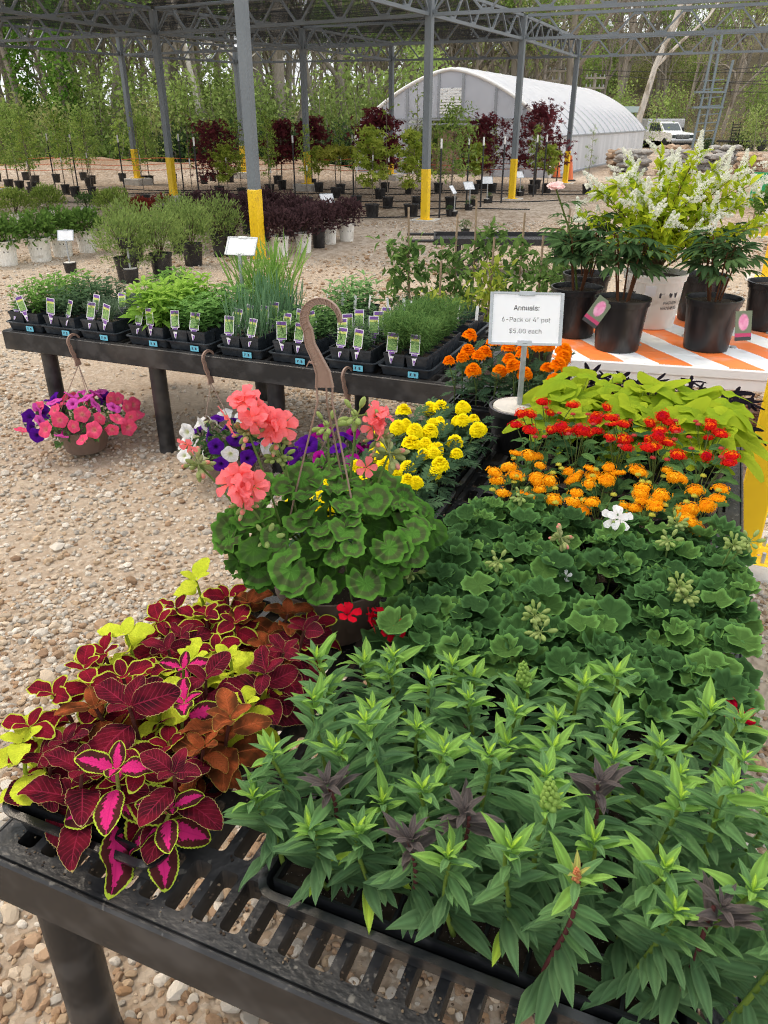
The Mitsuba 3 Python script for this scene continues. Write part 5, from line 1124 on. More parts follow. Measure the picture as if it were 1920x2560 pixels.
FIELD = [('green sapling', 'slender green sapling right of the tall grey post', -2.45, 18.1, .126, .8, 1), ('green sapling', 'green sapling behind the slender one right of the grey post', -2.9, 21.1, .127, .9, 0), ('low spreading maple', 'low wide golden maple left of the greenhouse', -1.15, 19.87, .133, 1.05, 0), ('lime maple', 'small yellow maple in front of the low golden one', -1.68, 21.5, .124, .7, 0), ('green sapling', 'lime sapling with a column of leaves beside a yellow post', -1.6, 17.3, .11, .75, 1),
         ('thin whip', 'bare thin whip with a white tag before the greenhouse corner', -.59, 17.6, .123, .8, 1), ('lime maple', 'lime green maple in the frontmost tree pot', -.23, 16.05, .142, 1.05, 1), ('weeping red maple', 'weeping dark red maple before the left greenhouse wall', -.09, 19.8, .138, 1.1, 0), ('thin whip', 'tall thin tree beside the frontmost lime maple', .08, 17.4, .122, 1.1, 1), ('lime maple', 'lime green maple left of the middle yellow post', .53, 16.0, .149, 1.0, 1),
         ('thin whip', 'tall whip just behind the middle yellow post', .7, 17.45, .13, 1.15, 1), ('leafy tree', 'tall light green tree right of the middle yellow post', 1.4, 17.3, .129, .9, 1), ('red maple', 'dark red maple at the greenhouse door', 2.68, 22.8, .168, .8, 0), ('red maple', 'largest dark red maple, before the right greenhouse corner', 4.15, 22.9, .163, .95, 0),
         ('red maple', 'dark red maple behind the second yellow post from the left', -4.08, 20.6, .124, .72, 0), ('weeping red maple', 'dark red maple behind the tall grey post', -2.75, 22.5, .124, .95, 0), ('weeping red maple', 'dark red weeping maple half hidden by the thin grey post', -2.0, 23.2, .124, 1.0, 0), ('thin whip', 'whip with a white tag left of the tall grey post', -4.27, 18.5, .12, .95, 1), ('thin whip', 'bare whip between the two left yellow posts', -5.2, 18.0, .12, .9, 1),
         ('lime maple', 'young maple beside the dark red one, left of the tall post', -3.47, 18.5, .12, .8, 1), ('green sapling', 'small green sapling behind the dark red maple', -3.42, 19.95, .111, .8, 0), ('leafy tree', 'broad light green tree at the left frame edge', -10.3, 22.9, .13, 1.0, 0), ('leafy tree', 'light green tree second from the left edge', -9.75, 22.3, .13, .95, 1), ('leafy tree', 'light green tree with a white tag, third from the left edge', -9.2, 21.8, .124, .9, 1),
         ('green sapling', 'narrow green sapling, first of the row left of the yellow posts', -8.6, 20.3, .122, .85, 1), ('green sapling', 'narrow green sapling, second of the row left of the yellow posts', -8.0, 20.9, .107, .9, 1), ('green sapling', 'narrow green sapling, third of the row left of the yellow posts', -7.55, 20.3, .122, .8, 0), ('thin whip', 'thin whip tied with a white tag left of the first yellow post', -7.1, 20.2, .103, .9, 1), ('leafy tree', 'bushy light green tree behind the saplings on the left', -8.3, 23.5, .13, .9, 0), ('leafy tree', 'bushy light green tree behind the first yellow post', -6.9, 24.6, .13, .85, 0)]
for i in range(16):
    x = -12.5 + 9.5 * (i + .5) / 16 + .2 * rt.normal(); FIELD.append((('thin whip', 'green sapling')[i % 2], 'slim young tree in a black pot, %s from the left in the rearmost row' % ORD[i], x, 24.6 + .8 * (i % 3) + .2 * rt.normal(), .12, .85, i % 3 == 0))
for i in range(9): FIELD.append((('green sapling', 'lime maple', 'thin whip')[i % 3], 'young tree in a black pot, %s from the left in the row before the greenhouse' % ORD[i], -.9 + .75 * i + .1 * rt.normal(), 21.0 + .5 * (i % 2), .12, .75, i % 2 == 0))
for k, lab, x, y, r, s, tg in FIELD: young(k, lab, x, y, r, .23, s, bool(tg))
for i, (x, y, r) in enumerate(((1.27, 15.9, .075), (1.72, 16.9, .071), (1.92, 17.8, .08), (2.37, 18.6, .078), (3.18, 20.4, .1), (3.4, 20.6, .09), (1.3, 13.0, .07))): potted('small_potted_plant', 'small plant in a little black pot, %s counted outward from the middle yellow post' % ORD[i], 'small shrub', x, y, r, r * 1.7, False, .6 if i < 6 else 1.0)
STK = [(1.06, 15.72), (1.81, 18.13), (2.06, 17.61), (2.63, 18.55), (3.65, 20.3), (3.95, 20.7), (5.0, 24.2), (-3.85, 17.26), (-7.83, 21.3), (-8.8, 22.3), (-3.0, 18.45), (-6.3, 20.2), (-2.1, 19.6), (-.75, 20.4), (-5.2, 21.6)]
S1, S2 = P(box(-.016, .016, -.012, .012, 0, 1.2, .002), 'm_black', False), P(box(-.017, .017, -.013, .013, 1.2, 1.36, .002), 'm_white', False)
for i, (x, y) in enumerate(STK): t = thing('stake', 'black stake with a white top among the tree pots', 'stake', 'white topped stakes in the tree rows'); ranked(t, x, y); put(t, 'shaft', S1, shift(x, y, 0, .3)); put(t, 'top', S2, shift(x, y, 0, .3))
for i, (y, x0, x1, ph) in enumerate(((15.6, -4, 1.2, 0), (17.0, -6, 3, 1), (18.6, -9, 4, 2), (20.6, -11, 5, 3), (21.8, -11, 5.5, 4))):
    xs = np.linspace(x0, x1, 26); put(thing('drip_line', 'black drip irrigation hose lying along the %s row of tree pots' % ORD[i], 'hose'), None, P(tube(np.stack([xs, y + .08 * np.sin(xs * 1.3 + ph), .03 + .05 * np.maximum(0, np.sin(xs * .9 + ph * 2)) ** 4 + relief(xs, xs * 0 + y)], 1), .013, 6), 'm_black'))
for i, z in enumerate((.45, .58, .72)):
    xs = np.linspace(-13, 4.9, 40); put(thing('twine', 'orange twine strung between the stakes, %s strand from the ground' % ORD[i], 'twine'), None, P(tube(np.stack([xs, 23.3 + .1 * np.sin(xs), z + .025 * np.sin(xs * 2.1 + i)], 1), .009, 5), 'm_orange'))
for i, (x, y, s, lab) in enumerate(((.2, 5.75, .95, 'tall leafy shrub on a stick, left of the group behind the herbs'), (.52, 6.0, .85, 'green berry shrub tied to a bamboo stick'), (.72, 5.35, .75, 'lime leaved berry shrub behind the price sign'), (.98, 5.8, .9, 'dark leaved shrub next to the platform, on a stick'), (1.05, 5.3, .8, 'green shrub squeezed between price sign and platform'), (.35, 5.15, .6, 'low lime green shrub at the herb bench end'), (.75, 6.4, .95, 'leafy vine on a tall stick beside the garden cart'), (1.35, 6.1, .9, 'dark green shrub behind the peonies'))):
    t = thing('berry_shrub', lab, 'shrub'); M = shift(x, y, 0, rt.random() * 6); nursery_pot(t, M, .13, .26, 'm_pot', 16); lime = i in (2, 5)
    w, f = tree_mesh(rt, .72, .22, 360, .085, (.2, .3, .03) if lime else (.06, .12, .035), (.42, .48, .08) if lime else (.18, .3, .08), LEAF6, .05, 1.3, .006, 0, 13, .06); put(t, 'stems', P(w, 'm_stick'), M @ shift(0, 0, .23, 0, s)); put(t, 'foliage', P(f, 'm_matte_leaf'), M @ shift(0, 0, .23, 0, s), kind='stuff')
    put(t, 'stick', P(tube([[.03, 0, .1], [.03, .01, .55 + .3 * s], [.035, .01, .4 + .75 * s]], .008, 6), 'm_stick'), M)
t = thing('garden_cart', 'flat black garden cart with two handle rods pointing left', 'cart')
K = shift(.62, 9.75, 0, -.05)
put(t, 'bed', P(join([box(0, 1.75, -.32, .32, .375, .385), box(0, 1.75, -.34, -.321, .36, .43), box(0, 1.75, .321, .34, .36, .43), box(-.02, -.001, -.34, .34, .36, .43), box(1.751, 1.77, -.34, .34, .36, .43)]), 'm_black', False), K)
for y in (-.3, .3): put(t, 'handle', P(tube([[-.35, y, .4], [.02, y, .4]], .018, 8), 'm_black', 40), K)
for x in (.28, 1.5): put(t, 'frame_leg', P(join([bar([x, -.3, .36], [x, -.3, .0], .035), bar([x, .3, .36], [x, .3, 0], .035), bar([x, -.3, .03], [x, .3, .03], .03), bar([x + .03, -.3, .06], [x + .42, -.3, .35], .03), bar([x + .03, .3, .06], [x + .42, .3, .35], .03)]), 'm_black', False), K)
card_sign('small_sign', 'small white card on a stick in a black pot beside the white tubs', (-3.82, 9.7), 0, .38, .19, .13, .1, .5, pot=1, pr=.075, ph=.12)
card_sign('small_sign', 'dark backed card on a stick in a black pot before the grey shrubs', (-2.88, 9.03), 0, .38, .18, .13, 2.9, .4, dark=True, pot=1, pr=.085, ph=.16)
for i, (x, y, yw, lab) in enumerate(((1.36, 15.9, 1.2, 'white card seen edge on beside the tall light green tree'), (1.75, 16.9, .5, 'white card leaning back next to the first white topped stake'), (2.3, 18.5, .1, 'white card with a dark square on it, among the small pots'), (3.35, 20.5, .6, 'white card on a stick before the red maple'), (-.95, 14.0, .4, 'small white card behind the purple shrubs'))): card_sign('small_sign', lab, (x, y), 0, .42, .24, .17, yw, .6, pot=1, pr=.07, ph=.1)

# ------------------------------------------------------------------ the shade structure: grey posts with yellow sleeves, lattice trusses, woven shade cloth
GRID = [[(-1.66, 10.65), (.77, 15.34), (3.03, 19.66), (5.4, 24.9)], [(-6.9, 13.2), (-4.69, 18.5), (-2.0, 22.0), (.22, 26.2)], [(-11.9, 15.4), (-9.6, 20.6), (-7.13, 24.2), (-4.55, 27.3)]]
OUT = [[(4.5, 9.3), (6.2, 13.1), (8.3, 17.4), (10.7, 22.5)], [(9.9, 7.2), (11.6, 10.9), (13.7, 15.1), (16.1, 20.1)]]
ZB, ZT = 3.25, 3.68
ss = thing('shade_structure', 'grey steel shade structure of yellow sleeved posts, lattice trusses and dark woven shade cloth', 'shade structure')
YAW = math.atan2(4.8, 2.35)


def post(x, y, w=.12, foot=False, top=ZT - .02, sleeve=.87):
    z0 = .18 if foot else .0; p = put(ss, 'post', P(box(-w / 2, w / 2, -w / 2, w / 2, z0, top, .006), 'm_grey_steel', False), shift(x, y, 0, YAW))
    put(p, 'yellow_sleeve', P(box(-w / 2 - .006, w / 2 + .006, -w / 2 - .006, w / 2 + .006, z0 + .012, sleeve + z0 * .4, .006), 'm_yellow', False), shift(x, y, 0, YAW))
    put(p, 'base_plate', P(box(-w * 1.1, w * 1.1, -w * 1.1, w * 1.1, z0, z0 + .014, .003), 'm_yellow', False), shift(x, y, 0, YAW))
    if foot: put(p, 'concrete_footing', P(lumpy(box(-.3, .3, -.3, .3, -.1, z0 - .001, .02), .02, 5), 'm_concrete', False), shift(x, y, 0, YAW))
    else: put(p, 'concrete_footing', P(box(-.24, .24, -.24, .24, -.1, .012, .01), 'm_concrete', False), shift(x, y, 0, YAW + .1))
    return p


for j, row in enumerate(GRID):
    for i, (x, y) in enumerate(row): post(x, y, .125, j > 0)
for x, y in (OUT[0][0], OUT[0][1]): post(x, y, .125)
near = post(1.535, 2.86, .1, False, 3.6)
for a, b in ((-.08, -.08), (.08, -.08), (-.08, .08), (.08, .08)): put(near, 'anchor_bolt', P(tube([[a, b, .012], [a, b, .06]], .008, 8), 'm_zinc', 40), shift(1.535, 2.86, 0, YAW))


def truss(p, q, pitch=.86):
    p, q = A3(*p, 0), A3(*q, 0); L = np.linalg.norm(q - p); d = (q - p) / L; n = max(2, int(L / pitch)); off = d * .09; ms = [bar(p + off + A3(0, 0, z), q - off + A3(0, 0, z), .06, .055) for z in (ZB, ZT)]
    k = put(ss, 'truss', P(join(ms), 'm_grey_steel', False)); web, gus = [], []
    for i in range(n):
        a, m, b = (p + d * L * (i + t) / n for t in (.06, .5, .94)); web += [bar(a + A3(0, 0, ZB + .02), m - d * .05 + A3(0, 0, ZT - .02), .04, .034), bar(m + d * .05 + A3(0, 0, ZT - .02), b + A3(0, 0, ZB + .02), .04, .034)]; gus.append(bar(m - d * .1 + A3(0, 0, ZT - .045), m + d * .1 + A3(0, 0, ZT - .045), .034, .05))
        gus.append(bar(b - d * .07 + A3(0, 0, ZB + .04), b + d * .13 + A3(0, 0, ZB + .04), .034, .04))
    put(k, 'web', P(join(web), 'm_grey_steel', False), kind='stuff'); put(k, 'gusset', P(join(gus), 'm_grey_steel', False), kind='stuff')


ALL = OUT[::-1] + GRID
for j, row in enumerate(ALL):
    for i in range(4):
        if i < 3 and j >= 2: truss(row[i], row[i + 1])
        if j + 1 < len(ALL) and not (j < 2 and i == 0): truss(row[i], ALL[j + 1][i])
leafy('m_shade_cloth', lambda p, n, uv: mix((.028, .033, .04), (.065, .073, .085), noise(p.x * 1.2, p.y * 1.2) * .6 + .4 * noise(p.x * 9, p.y * 9)), .7, .22, 1.3)
rz = np.random.default_rng(113); st = []
for j in range(2):
    for i in range(3):
        c = [A3(*GRID[a][b]) for a, b in ((j, i), (j, i + 1), (j + 1, i + 1), (j + 1, i))]; w = 0.0; N = 95
        for k in range(N):
            a0, a1 = (k + .05 * rz.random()) / N, (k + .95 + .09 * rz.random()) / N; ts = np.linspace(0, 1, 7); wob = .0006 * np.cumsum(rz.normal(size=7))
            e = lambda a: np.stack([np.append(((c[0] * (1 - a) + c[1] * a) * (1 - t) + (c[3] * (1 - a) + c[2] * a) * t), 0) for t in ts])
            A_, B_ = e(a0), e(a1); dirn = unit(np.append(c[1] - c[0], 0)); A_ = A_ + dirn * wob[:, None] * 8; B_ = B_ + dirn * (wob + .001 * rz.normal(size=7))[:, None] * 8; sag = .04 * np.sin(np.pi * ts)
            A_[:, 2] = ZT + .045 - sag + .01 * (k % 2); B_[:, 2] = ZT + .045 - sag + .01 * (k % 2); v = np.stack([A_, B_], 1).reshape(-1, 3); st.append((v, gf(7, 2), None, None))
put(ss, 'shade_cloth', P(join(st), 'm_shade_cloth'), kind='stuff')

# ------------------------------------------------------------------ greenhouse
leafy('m_plastic', lambda p, n, uv: mix((.82, .85, .9), (.92, .94, .97), fbm(p.x * .9, p.y * .9, p.z * 2.2)) , .3, .7, 1.45)
solid('m_frame', (.33, .35, .38), .4, metallic=.3)
leafy('m_side_sheet', lambda p, n, uv: mix((.66, .68, .7), (.82, .83, .85), noise(p.x * 3.1 + p.y * 3.1, 2.0)), .4, .5, 1.35)
leafy('m_end_film', lambda p, n, uv: mix((.55, .57, .63), (.72, .74, .8), fbm(p.x * .9, p.y * .9, p.z * 1.2)), .25, .9, 1.45)
gh = thing('greenhouse', 'white plastic covered hoop greenhouse with an arched roof and a louvred end wall', 'greenhouse')
GA = math.atan2(-.42, .907); GM = shift(2.2, 28.65, 0, GA); HW, EA, AP, LEN = 3.5, 1.2, 3.14, 20.0
def arch(x): return EA + (AP - EA) * np.clip(1 - np.abs(x / HW) ** 1.5, 0, 1) ** .8
ax = HW * np.sin(np.linspace(-np.pi / 2, np.pi / 2, 41)); ay = np.linspace(0, LEN, 161); AX, AY = np.meshgrid(ax, ay); puff = .1 * np.abs(np.sin(AY * np.pi / 1.25)) * np.clip(3 * (1 - np.abs(AX / HW)), .3, 1)
put(gh, 'roof_sheet', P((np.stack([AX * (1 + puff / 12), AY, arch(AX) + puff], -1).reshape(-1, 3), gf(161, 41), None, None), 'm_plastic'), GM)
for s in (-1, 1):
    yy = np.linspace(0, LEN, 201); v = np.concatenate([np.stack([s * (HW + .012 * np.sin(yy * 9)), yy, 0 * yy + z], -1) for z in (0.02, EA)]); put(gh, 'side_sheet', P((v, gf(2, 201), None, None), 'm_side_sheet'), GM)
    put(gh, 'rail', P(join([box(s * HW - .04, s * HW + .04, 0, LEN, z, z + .06) for z in (0, EA - .03)]), 'm_frame', False), GM)
for k in range(0, 17):
    put(gh, 'hoop', P(tube(np.stack([ax, 0 * ax + k * 1.25, arch(ax) + .0], -1), .03, 6), 'm_frame'), GM)
put(gh, 'front_arch', P(tube(np.stack([np.concatenate([[-HW], ax, [HW]]), np.full(43, -.03), np.concatenate([[0], arch(ax), [0]]) + .01], -1), .06, 8), 'm_white'), GM)
ex = np.linspace(-HW, HW, 41); DW = 1.55
def end_panel(x0, x1, zlo, zhi=None):
    x = np.linspace(x0, x1, 12); hi = arch(x) if zhi is None else np.full(12, zhi); return np.concatenate([np.stack([x, 0 * x, 0 * x + zlo], -1), np.stack([x, 0 * x, hi], -1)]), gf(2, 12), None, None


for a in ((-HW, -DW, 0, None), (DW, HW, 0, None), (-DW, -.42, 1.75, None), (.42, DW, 1.75, None), (-.42, .42, 1.75, 1.85), (-.42, .42, 2.62, None)): put(gh, 'end_sheet', P(end_panel(*a), 'm_end_film'), GM)
fr = [box(x - .045, x + .045, -.05, -.005, 0, float(arch(np.array(x)))) for x in (-2.5, -DW, DW, 2.5)] + [box(x - .045, x + .045, -.05, -.005, 1.75, float(arch(np.array(x)))) for x in (-.42, .42)]
for m in fr: put(gh, 'end_stud', P(m, 'm_frame', False), GM)
for z, a, b in ((1.7, -3.3, 3.3), (1.56, -DW, DW)): put(gh, 'header', P(box(a, b, -.06, -.01, z - .03, z + .03), 'm_frame', False), GM)
for k in range(9): put(gh, 'louvre', P(box(-.4, .4, -.03, .0, 1.87 + .083 * k, 1.87 + .083 * k + .06, .004), 'm_white', False), GM @ shift(0, -.01, 0))
for k, (a, y, z, kind) in enumerate(((-2.2, 1.5, .7, 'green shrub'), (-1.2, 2.5, .8, 'hydrangea'), (.3, 3.2, .75, 'green shrub'), (1.4, 2.2, .7, 'hydrangea'), (-.4, 1.0, 1.35, 'hydrangea'), (2.4, 1.4, .6, 'green shrub'))):
    q = thing('greenhouse_plant', 'green plant inside the greenhouse, %s counted in from its end wall' % ORD[k], 'plant'); put(q, 'foliage', BUSH[kind][0], GM @ shift(a, y, z, k, 1.25), kind='stuff'); put(q, 'stand', P(box(-.3, .3, -.3, .3, 0, z + .02, .01), 'm_stick', False), GM @ shift(a, y, 0))

# ------------------------------------------------------------------ things beyond the greenhouse
for i, (x, y) in enumerate(((5.6, 27.2), (5.75, 26.0))):
    t = thing('traffic_cone', 'orange traffic cone at the greenhouse corner, %s' % ('behind the yellow post' if i == 0 else 'right of the yellow post'), 'cone'); put(t, 'cone', P(lathe([(0, .03), (.13, .03), (.03, .7), (.02, .71), (0, .71)], 24), 'm_orange', 40), shift(x, y)); put(t, 'base', P(box(-.18, .18, -.18, .18, 0, .03, .01), 'm_black', False), shift(x, y))
ROCKS = [P(rock(1, 200 + k, .45)[:2] + (None, None), 'm_grey_stone' if k < 3 else 'm_brown_stone', False) for k in range(5)]
solid('m_grey_stone', lambda p, n, uv: mix((.2, .19, .18), (.42, .4, .37), fbm(p.x * 4, p.y * 4, p.z * 9)), .95); solid('m_brown_stone', lambda p, n, uv: mix((.3, .2, .13), (.5, .38, .27), fbm(p.x * 4, p.y * 4, p.z * 9)), .95)
rk = np.random.default_rng(131)
for i, (x, y, g, lay) in enumerate(((8.4, 28.9, 0, 5), (9.9, 28.6, 0, 5), (11.2, 29.0, 0, 4), (12.6, 29.4, 1, 4), (14.2, 29.8, 0, 5), (9.4, 33.5, 1, 4), (11.6, 34.0, 1, 5), (13.8, 34.4, 0, 5), (16.2, 34.8, 1, 5), (18.6, 35.5, 1, 4), (16.4, 30.4, 1, 4))):
    t = thing('stone_pallet', '%s flat stones stacked on a pallet, %s of the %s row' % ('grey' if g == 0 else 'brown', ORD[i % 6], 'front' if i < 5 or i == 10 else 'back'), 'pallet'); M = shift(x, y, float(relief(x, y)), rk.normal() * .2)
    put(t, 'pallet', P(join([box(-.5, .5, -.5 + .25 * k, -.4 + .25 * k, .09, .11) for k in range(5)] + [box(-.5 + .45 * k, -.4 + .45 * k, -.5, .5, 0, .088) for k in range(3)]), 'm_stick', False), M)
    for l in range(lay):
        for q in range(5): put(t, 'stone', ROCKS[(rk.integers(3) if g == 0 else 3 + rk.integers(2))], M @ shift(-.38 + .19 * q + .05 * rk.normal(), -.25 + .12 * rk.normal(), .19 + .13 * l, rk.random() * 6, .27 * (.8 + .4 * rk.random())))
t = thing('green_sign_board', 'green board with a white arrow on a stake at the right frame edge', 'sign'); M = shift(6.55, 14.5, 0, -.35)
put(t, 'board', P(box(-.14, .14, -.01, .01, .4, .86, .003), 'm_green_board', False), M); put(t, 'stake', P(box(-.015, .015, .011, .03, 0, .8), 'm_stick', False), M); put(t, 'arrow', P(trimesh_arrow := mv(box(-.03, .03, -.0125, -.0105, .5, .7), np.eye(4)), 'm_white', False), M)
solid('m_green_board', (.03, .35, .12), .45)
potted('potted_shrub', 'dark green shrub in front of the green arrow board, at the right frame edge', 'hydrangea', 6.35, 13.2, .15, .26, False, 1.5)
t = thing('box_trailer', 'grey enclosed box trailer parked behind the white truck', 'trailer'); M = shift(22.9, 70, -.28, .25)
put(t, 'body', P(box(-1.7, 1.7, -.1, 3.6, .5, 2.1, .05), 'm_trailer', False), M); put(t, 'door', P(box(-.05, 1.5, -.13, -.101, .6, 2.0, .01), 'm_trailer', False), M); put(t, 'side_trim', P(box(-1.71, 1.71, -.12, 3.61, .42, .5, .01), 'm_black', False), M)
for x in (-1.2, 1.2): put(t, 'wheel', P(mv(lathe([(0, -.12), (.3, -.12), (.34, -.08), (.34, .08), (.3, .12), (0, .12)], 24), frame([x, .6, .34], [0, 0, 1], [1, 0, 0])), 'm_black', 40), M)
solid('m_trailer', (.5, .51, .53), .35); solid('m_car_white', (.78, .79, .8), .2, clearcoat=1.0); solid('m_dark_glass', (.05, .07, .075), .08, specular=.7); solid('m_chrome', (.5, .51, .53), .25, metallic=.8)
t = thing('pickup_truck', 'white pickup truck facing the camera beside the box trailer', 'truck'); M = shift(22.7, 65, -.28, .22)
def prism(poly, x0, x1): t_ = trimesh.creation.extrude_polygon(__import__('shapely').Polygon(poly), x1 - x0, engine='earcut'); v = np.array(t_.vertices); return np.stack([x0 + v[:, 2], v[:, 0], v[:, 1]], 1), np.array(t_.faces), None, None


put(t, 'body', P(join([prism([(0, .55), (.02, 1.0), (.15, 1.12), (1.45, 1.2), (5.3, 1.2), (5.3, .55)], -.93, .93)]), 'm_car_white', False), M); put(t, 'cab', P(prism([(1.4, 1.195), (2.2, 1.86), (3.6, 1.9), (4.0, 1.195)], -.8, .8), 'm_car_white', False), M)
put(t, 'windshield', P(mv(box(-.7, .7, -.36, .36, -.01, .012, .005), frame([0, 1.775, 1.535], [1, 0, 0], [0, -.655, .75], 1.0)), 'm_dark_glass', False), M)
put(t, 'grille', P(box(-.55, .55, -.03, .01, .72, 1.02, .01), 'm_black', False), M)
for z in (.79, .87, .95): put(t, 'grille_bar', P(box(-.54, .54, -.045, -.031, z - .018, z + .018, .004), 'm_chrome', False), M)
put(t, 'grille_bar', P(box(-.03, .03, -.05, -.0455, .72, 1.02, .003), 'm_chrome', False), M); put(t, 'bumper', P(box(-.95, .95, -.14, .02, .46, .66, .03), 'm_chrome', False), M); put(t, 'valance', P(box(-.85, .85, -.06, .1, .28, .455, .02), 'm_black', False), M)
for s in (-1, 1):
    put(t, 'headlight', P(box(s * .73 - .15, s * .73 + .15, -.03, .03, .78, 1.0, .02), 'm_dark_glass', False), M); put(t, 'mirror', P(box(s * 1.02 - .1, s * 1.02 + .1, 1.75, 1.85, 1.22, 1.5, .02), 'm_black', False), M); put(t, 'side_window', P(prism([(1.75, 1.24), (2.25, 1.78), (3.45, 1.8), (3.65, 1.24)], s * .803 - .004, s * .803 + .004), 'm_dark_glass', False), M)
    for y in (.95, 4.4): put(t, 'wheel', P(mv(lathe([(0, -.13), (.33, -.13), (.39, -.09), (.39, .09), (.33, .13), (0, .13)], 24), frame([s * .84, y, .39], [0, 0, 1], [1, 0, 0])), 'm_black', 40), M)
for i, (x, y) in enumerate(((26.5, 62), (31.5, 63))):
    t = thing('flatbed_trailer', 'black flatbed trailer with an upright ramp, %s right of the truck' % ORD[i], 'trailer'); M = shift(x, y, -.28, .1); put(t, 'deck', P(box(-2, 2, -.9, .9, .55, .7, .02), 'm_black', False), M)
    put(t, 'ramp', P(join([bar([-1.9 + 2.6 * i + .18 * k, -.9, .7], [-1.9 + 2.6 * i + .18 * k, -.9, 1.9], .05) for k in (0, 3)] + [bar([-1.9 + 2.6 * i, -.9, .8 + .18 * k], [-1.36 + 2.6 * i, -.9, .8 + .18 * k], .05) for k in range(6)]), 'm_black', False), M)
    for w in (-.4, .5): put(t, 'wheel', P(mv(lathe([(0, -.1), (.3, -.1), (.34, -.06), (.34, .06), (.3, .1), (0, .1)], 20), frame([w, -.95, .34], [0, 0, 1], [0, 1, 0])), 'm_black', 40), M)
def utility_pole(label, x, y, h, arms, w=1.4):
    t = thing('utility_pole', label, 'utility pole'); put(t, 'pole', P(tube([[x, y, -.3], [x, y, h]], [.15, .1], 10), 'm_pole', 40))
    for z in arms:
        put(t, 'crossarm', P(box(x - w / 2, x + w / 2, y - .17, y - .1, z - .06, z + .06), 'm_pole', False))
        for s in (-.85, -.45, .45, .85): put(t, 'insulator', P(lathe([(0, 0), (.05, 0), (.03, .06), (.05, .08), (.02, .16), (0, .16)], 10), 'm_zinc', 40), shift(x + s * w / 2, y - .135, z + .06))


solid('m_pole', lambda p, n, uv: mix((.33, .29, .25), (.46, .42, .37), fbm(p.x * 5, p.y * 5, p.z * 1.5)), .95)
utility_pole('tall wooden pole with a crossarm behind the greenhouse', 10.9, 60, 8.5, (4.1, 7.6), 2.4); utility_pole('second tall wooden pole with crossarms behind the greenhouse', 12.0, 60.5, 8.0, (3.3, 4.7, 7.2), 1.6); utility_pole('short wooden pole with three crossarms, left of the white trunked tree', 14.6, 61, 4.6, (3.0, 3.7, 4.3)); utility_pole('shorter pole with crossarms beside the three armed one', 13.7, 62, 3.6, (2.8, 3.3), 1.1)
t = thing('lattice_mast', 'slim blue grey steel lattice mast behind the flatbed trailers', 'mast')
for i, (x0, x1, h) in enumerate(((21.0, 21.3, 6.5), (21.6, 21.75, 6.8), (22.3, 22.75, 5.2))): put(t, 'leg', P(bar([x0, 58, -.3], [x1, 58, h], .13), 'm_mast', False))
put(t, 'bracing', P(join([bar([21.0, 58, .5 * k], [22.4, 58, .5 * k + .1], .06) for k in range(1, 9)]), 'm_mast', False), kind='stuff')
for z in (2.4, 3.3): put(t, 'platform', P(box(20.6, 22.6, 57.8, 58.2, z, z + .12), 'm_mast', False))
solid('m_mast', (.2, .25, .28), .5, metallic=.3)
t = thing('steel_portal', 'pale blue green steel portal frame behind the greenhouse', 'frame'); put(t, 'beam', P(box(14.2, 16.6, 56, 56.25, 2.15, 2.5), 'm_portal', False))
for x in (14.25, 15.2, 16.4): put(t, 'column', P(box(x, x + .18, 56, 56.2, -.3, 2.149), 'm_portal', False))
solid('m_portal', (.42, .53, .53), .5)
for i, (a, b) in enumerate((((10.9, 59.8, 7.75), (60, 75, 9)), ((11.9, 60.3, 4.8), (60, 72, 6.5)), ((10.2, 59.8, 4.3), (-30, 70, 6)), ((14.6, 60.8, 4.5), (60, 66, 4.4)), ((21.6, 58, 4.6), (60, 62, 8.5)), ((21.6, 58, 3.9), (60, 60, 6.4)), ((21.6, 58, 3.4), (60, 60, 4.2)))):
    tt = np.linspace(0, 1, 14)[:, None]; p = A3(*a) * (1 - tt) + A3(*b) * tt; p[:, 2] -= 1.6 * (4 * tt * (1 - tt))[:, 0] * (.4 if i < 4 else .2); put(thing('overhead_wire', 'thin overhead wire strung from the poles, %s of seven' % ORD[i], 'wire'), None, P(tube(p, .02, 4), 'm_black'))

# ------------------------------------------------------------------ hill and woodland
solid('m_hill', lambda p, n, uv: mix((.1, .08, .055), (.14, .125, .07), fbm(p.x * .3, p.y * .3, p.z)), 1.0)
hx, hy = np.meshgrid(np.linspace(-160, 200, 73), np.linspace(64, 260, 40), indexing='ij')
def hill(x, y): return -1.2 + (3.5 + 9.5 * np.clip((x + 8) / 32, 0, 1)) * np.clip((y - 66) / 45, 0, 1) ** 1.2 + 2 * (meshkit.fbm(np.stack([x * .03, y * .03, 0 * x], -1), 3, 4) - .5) + 2.5 * np.clip((y - 110) / 100, 0, 1)
struct('hill', mikit.ply((np.stack([hx, hy, hill(hx, hy)], -1).reshape(-1, 3), gf(73, 40)), 'm_hill', smooth=True))
rw = np.random.default_rng(151)


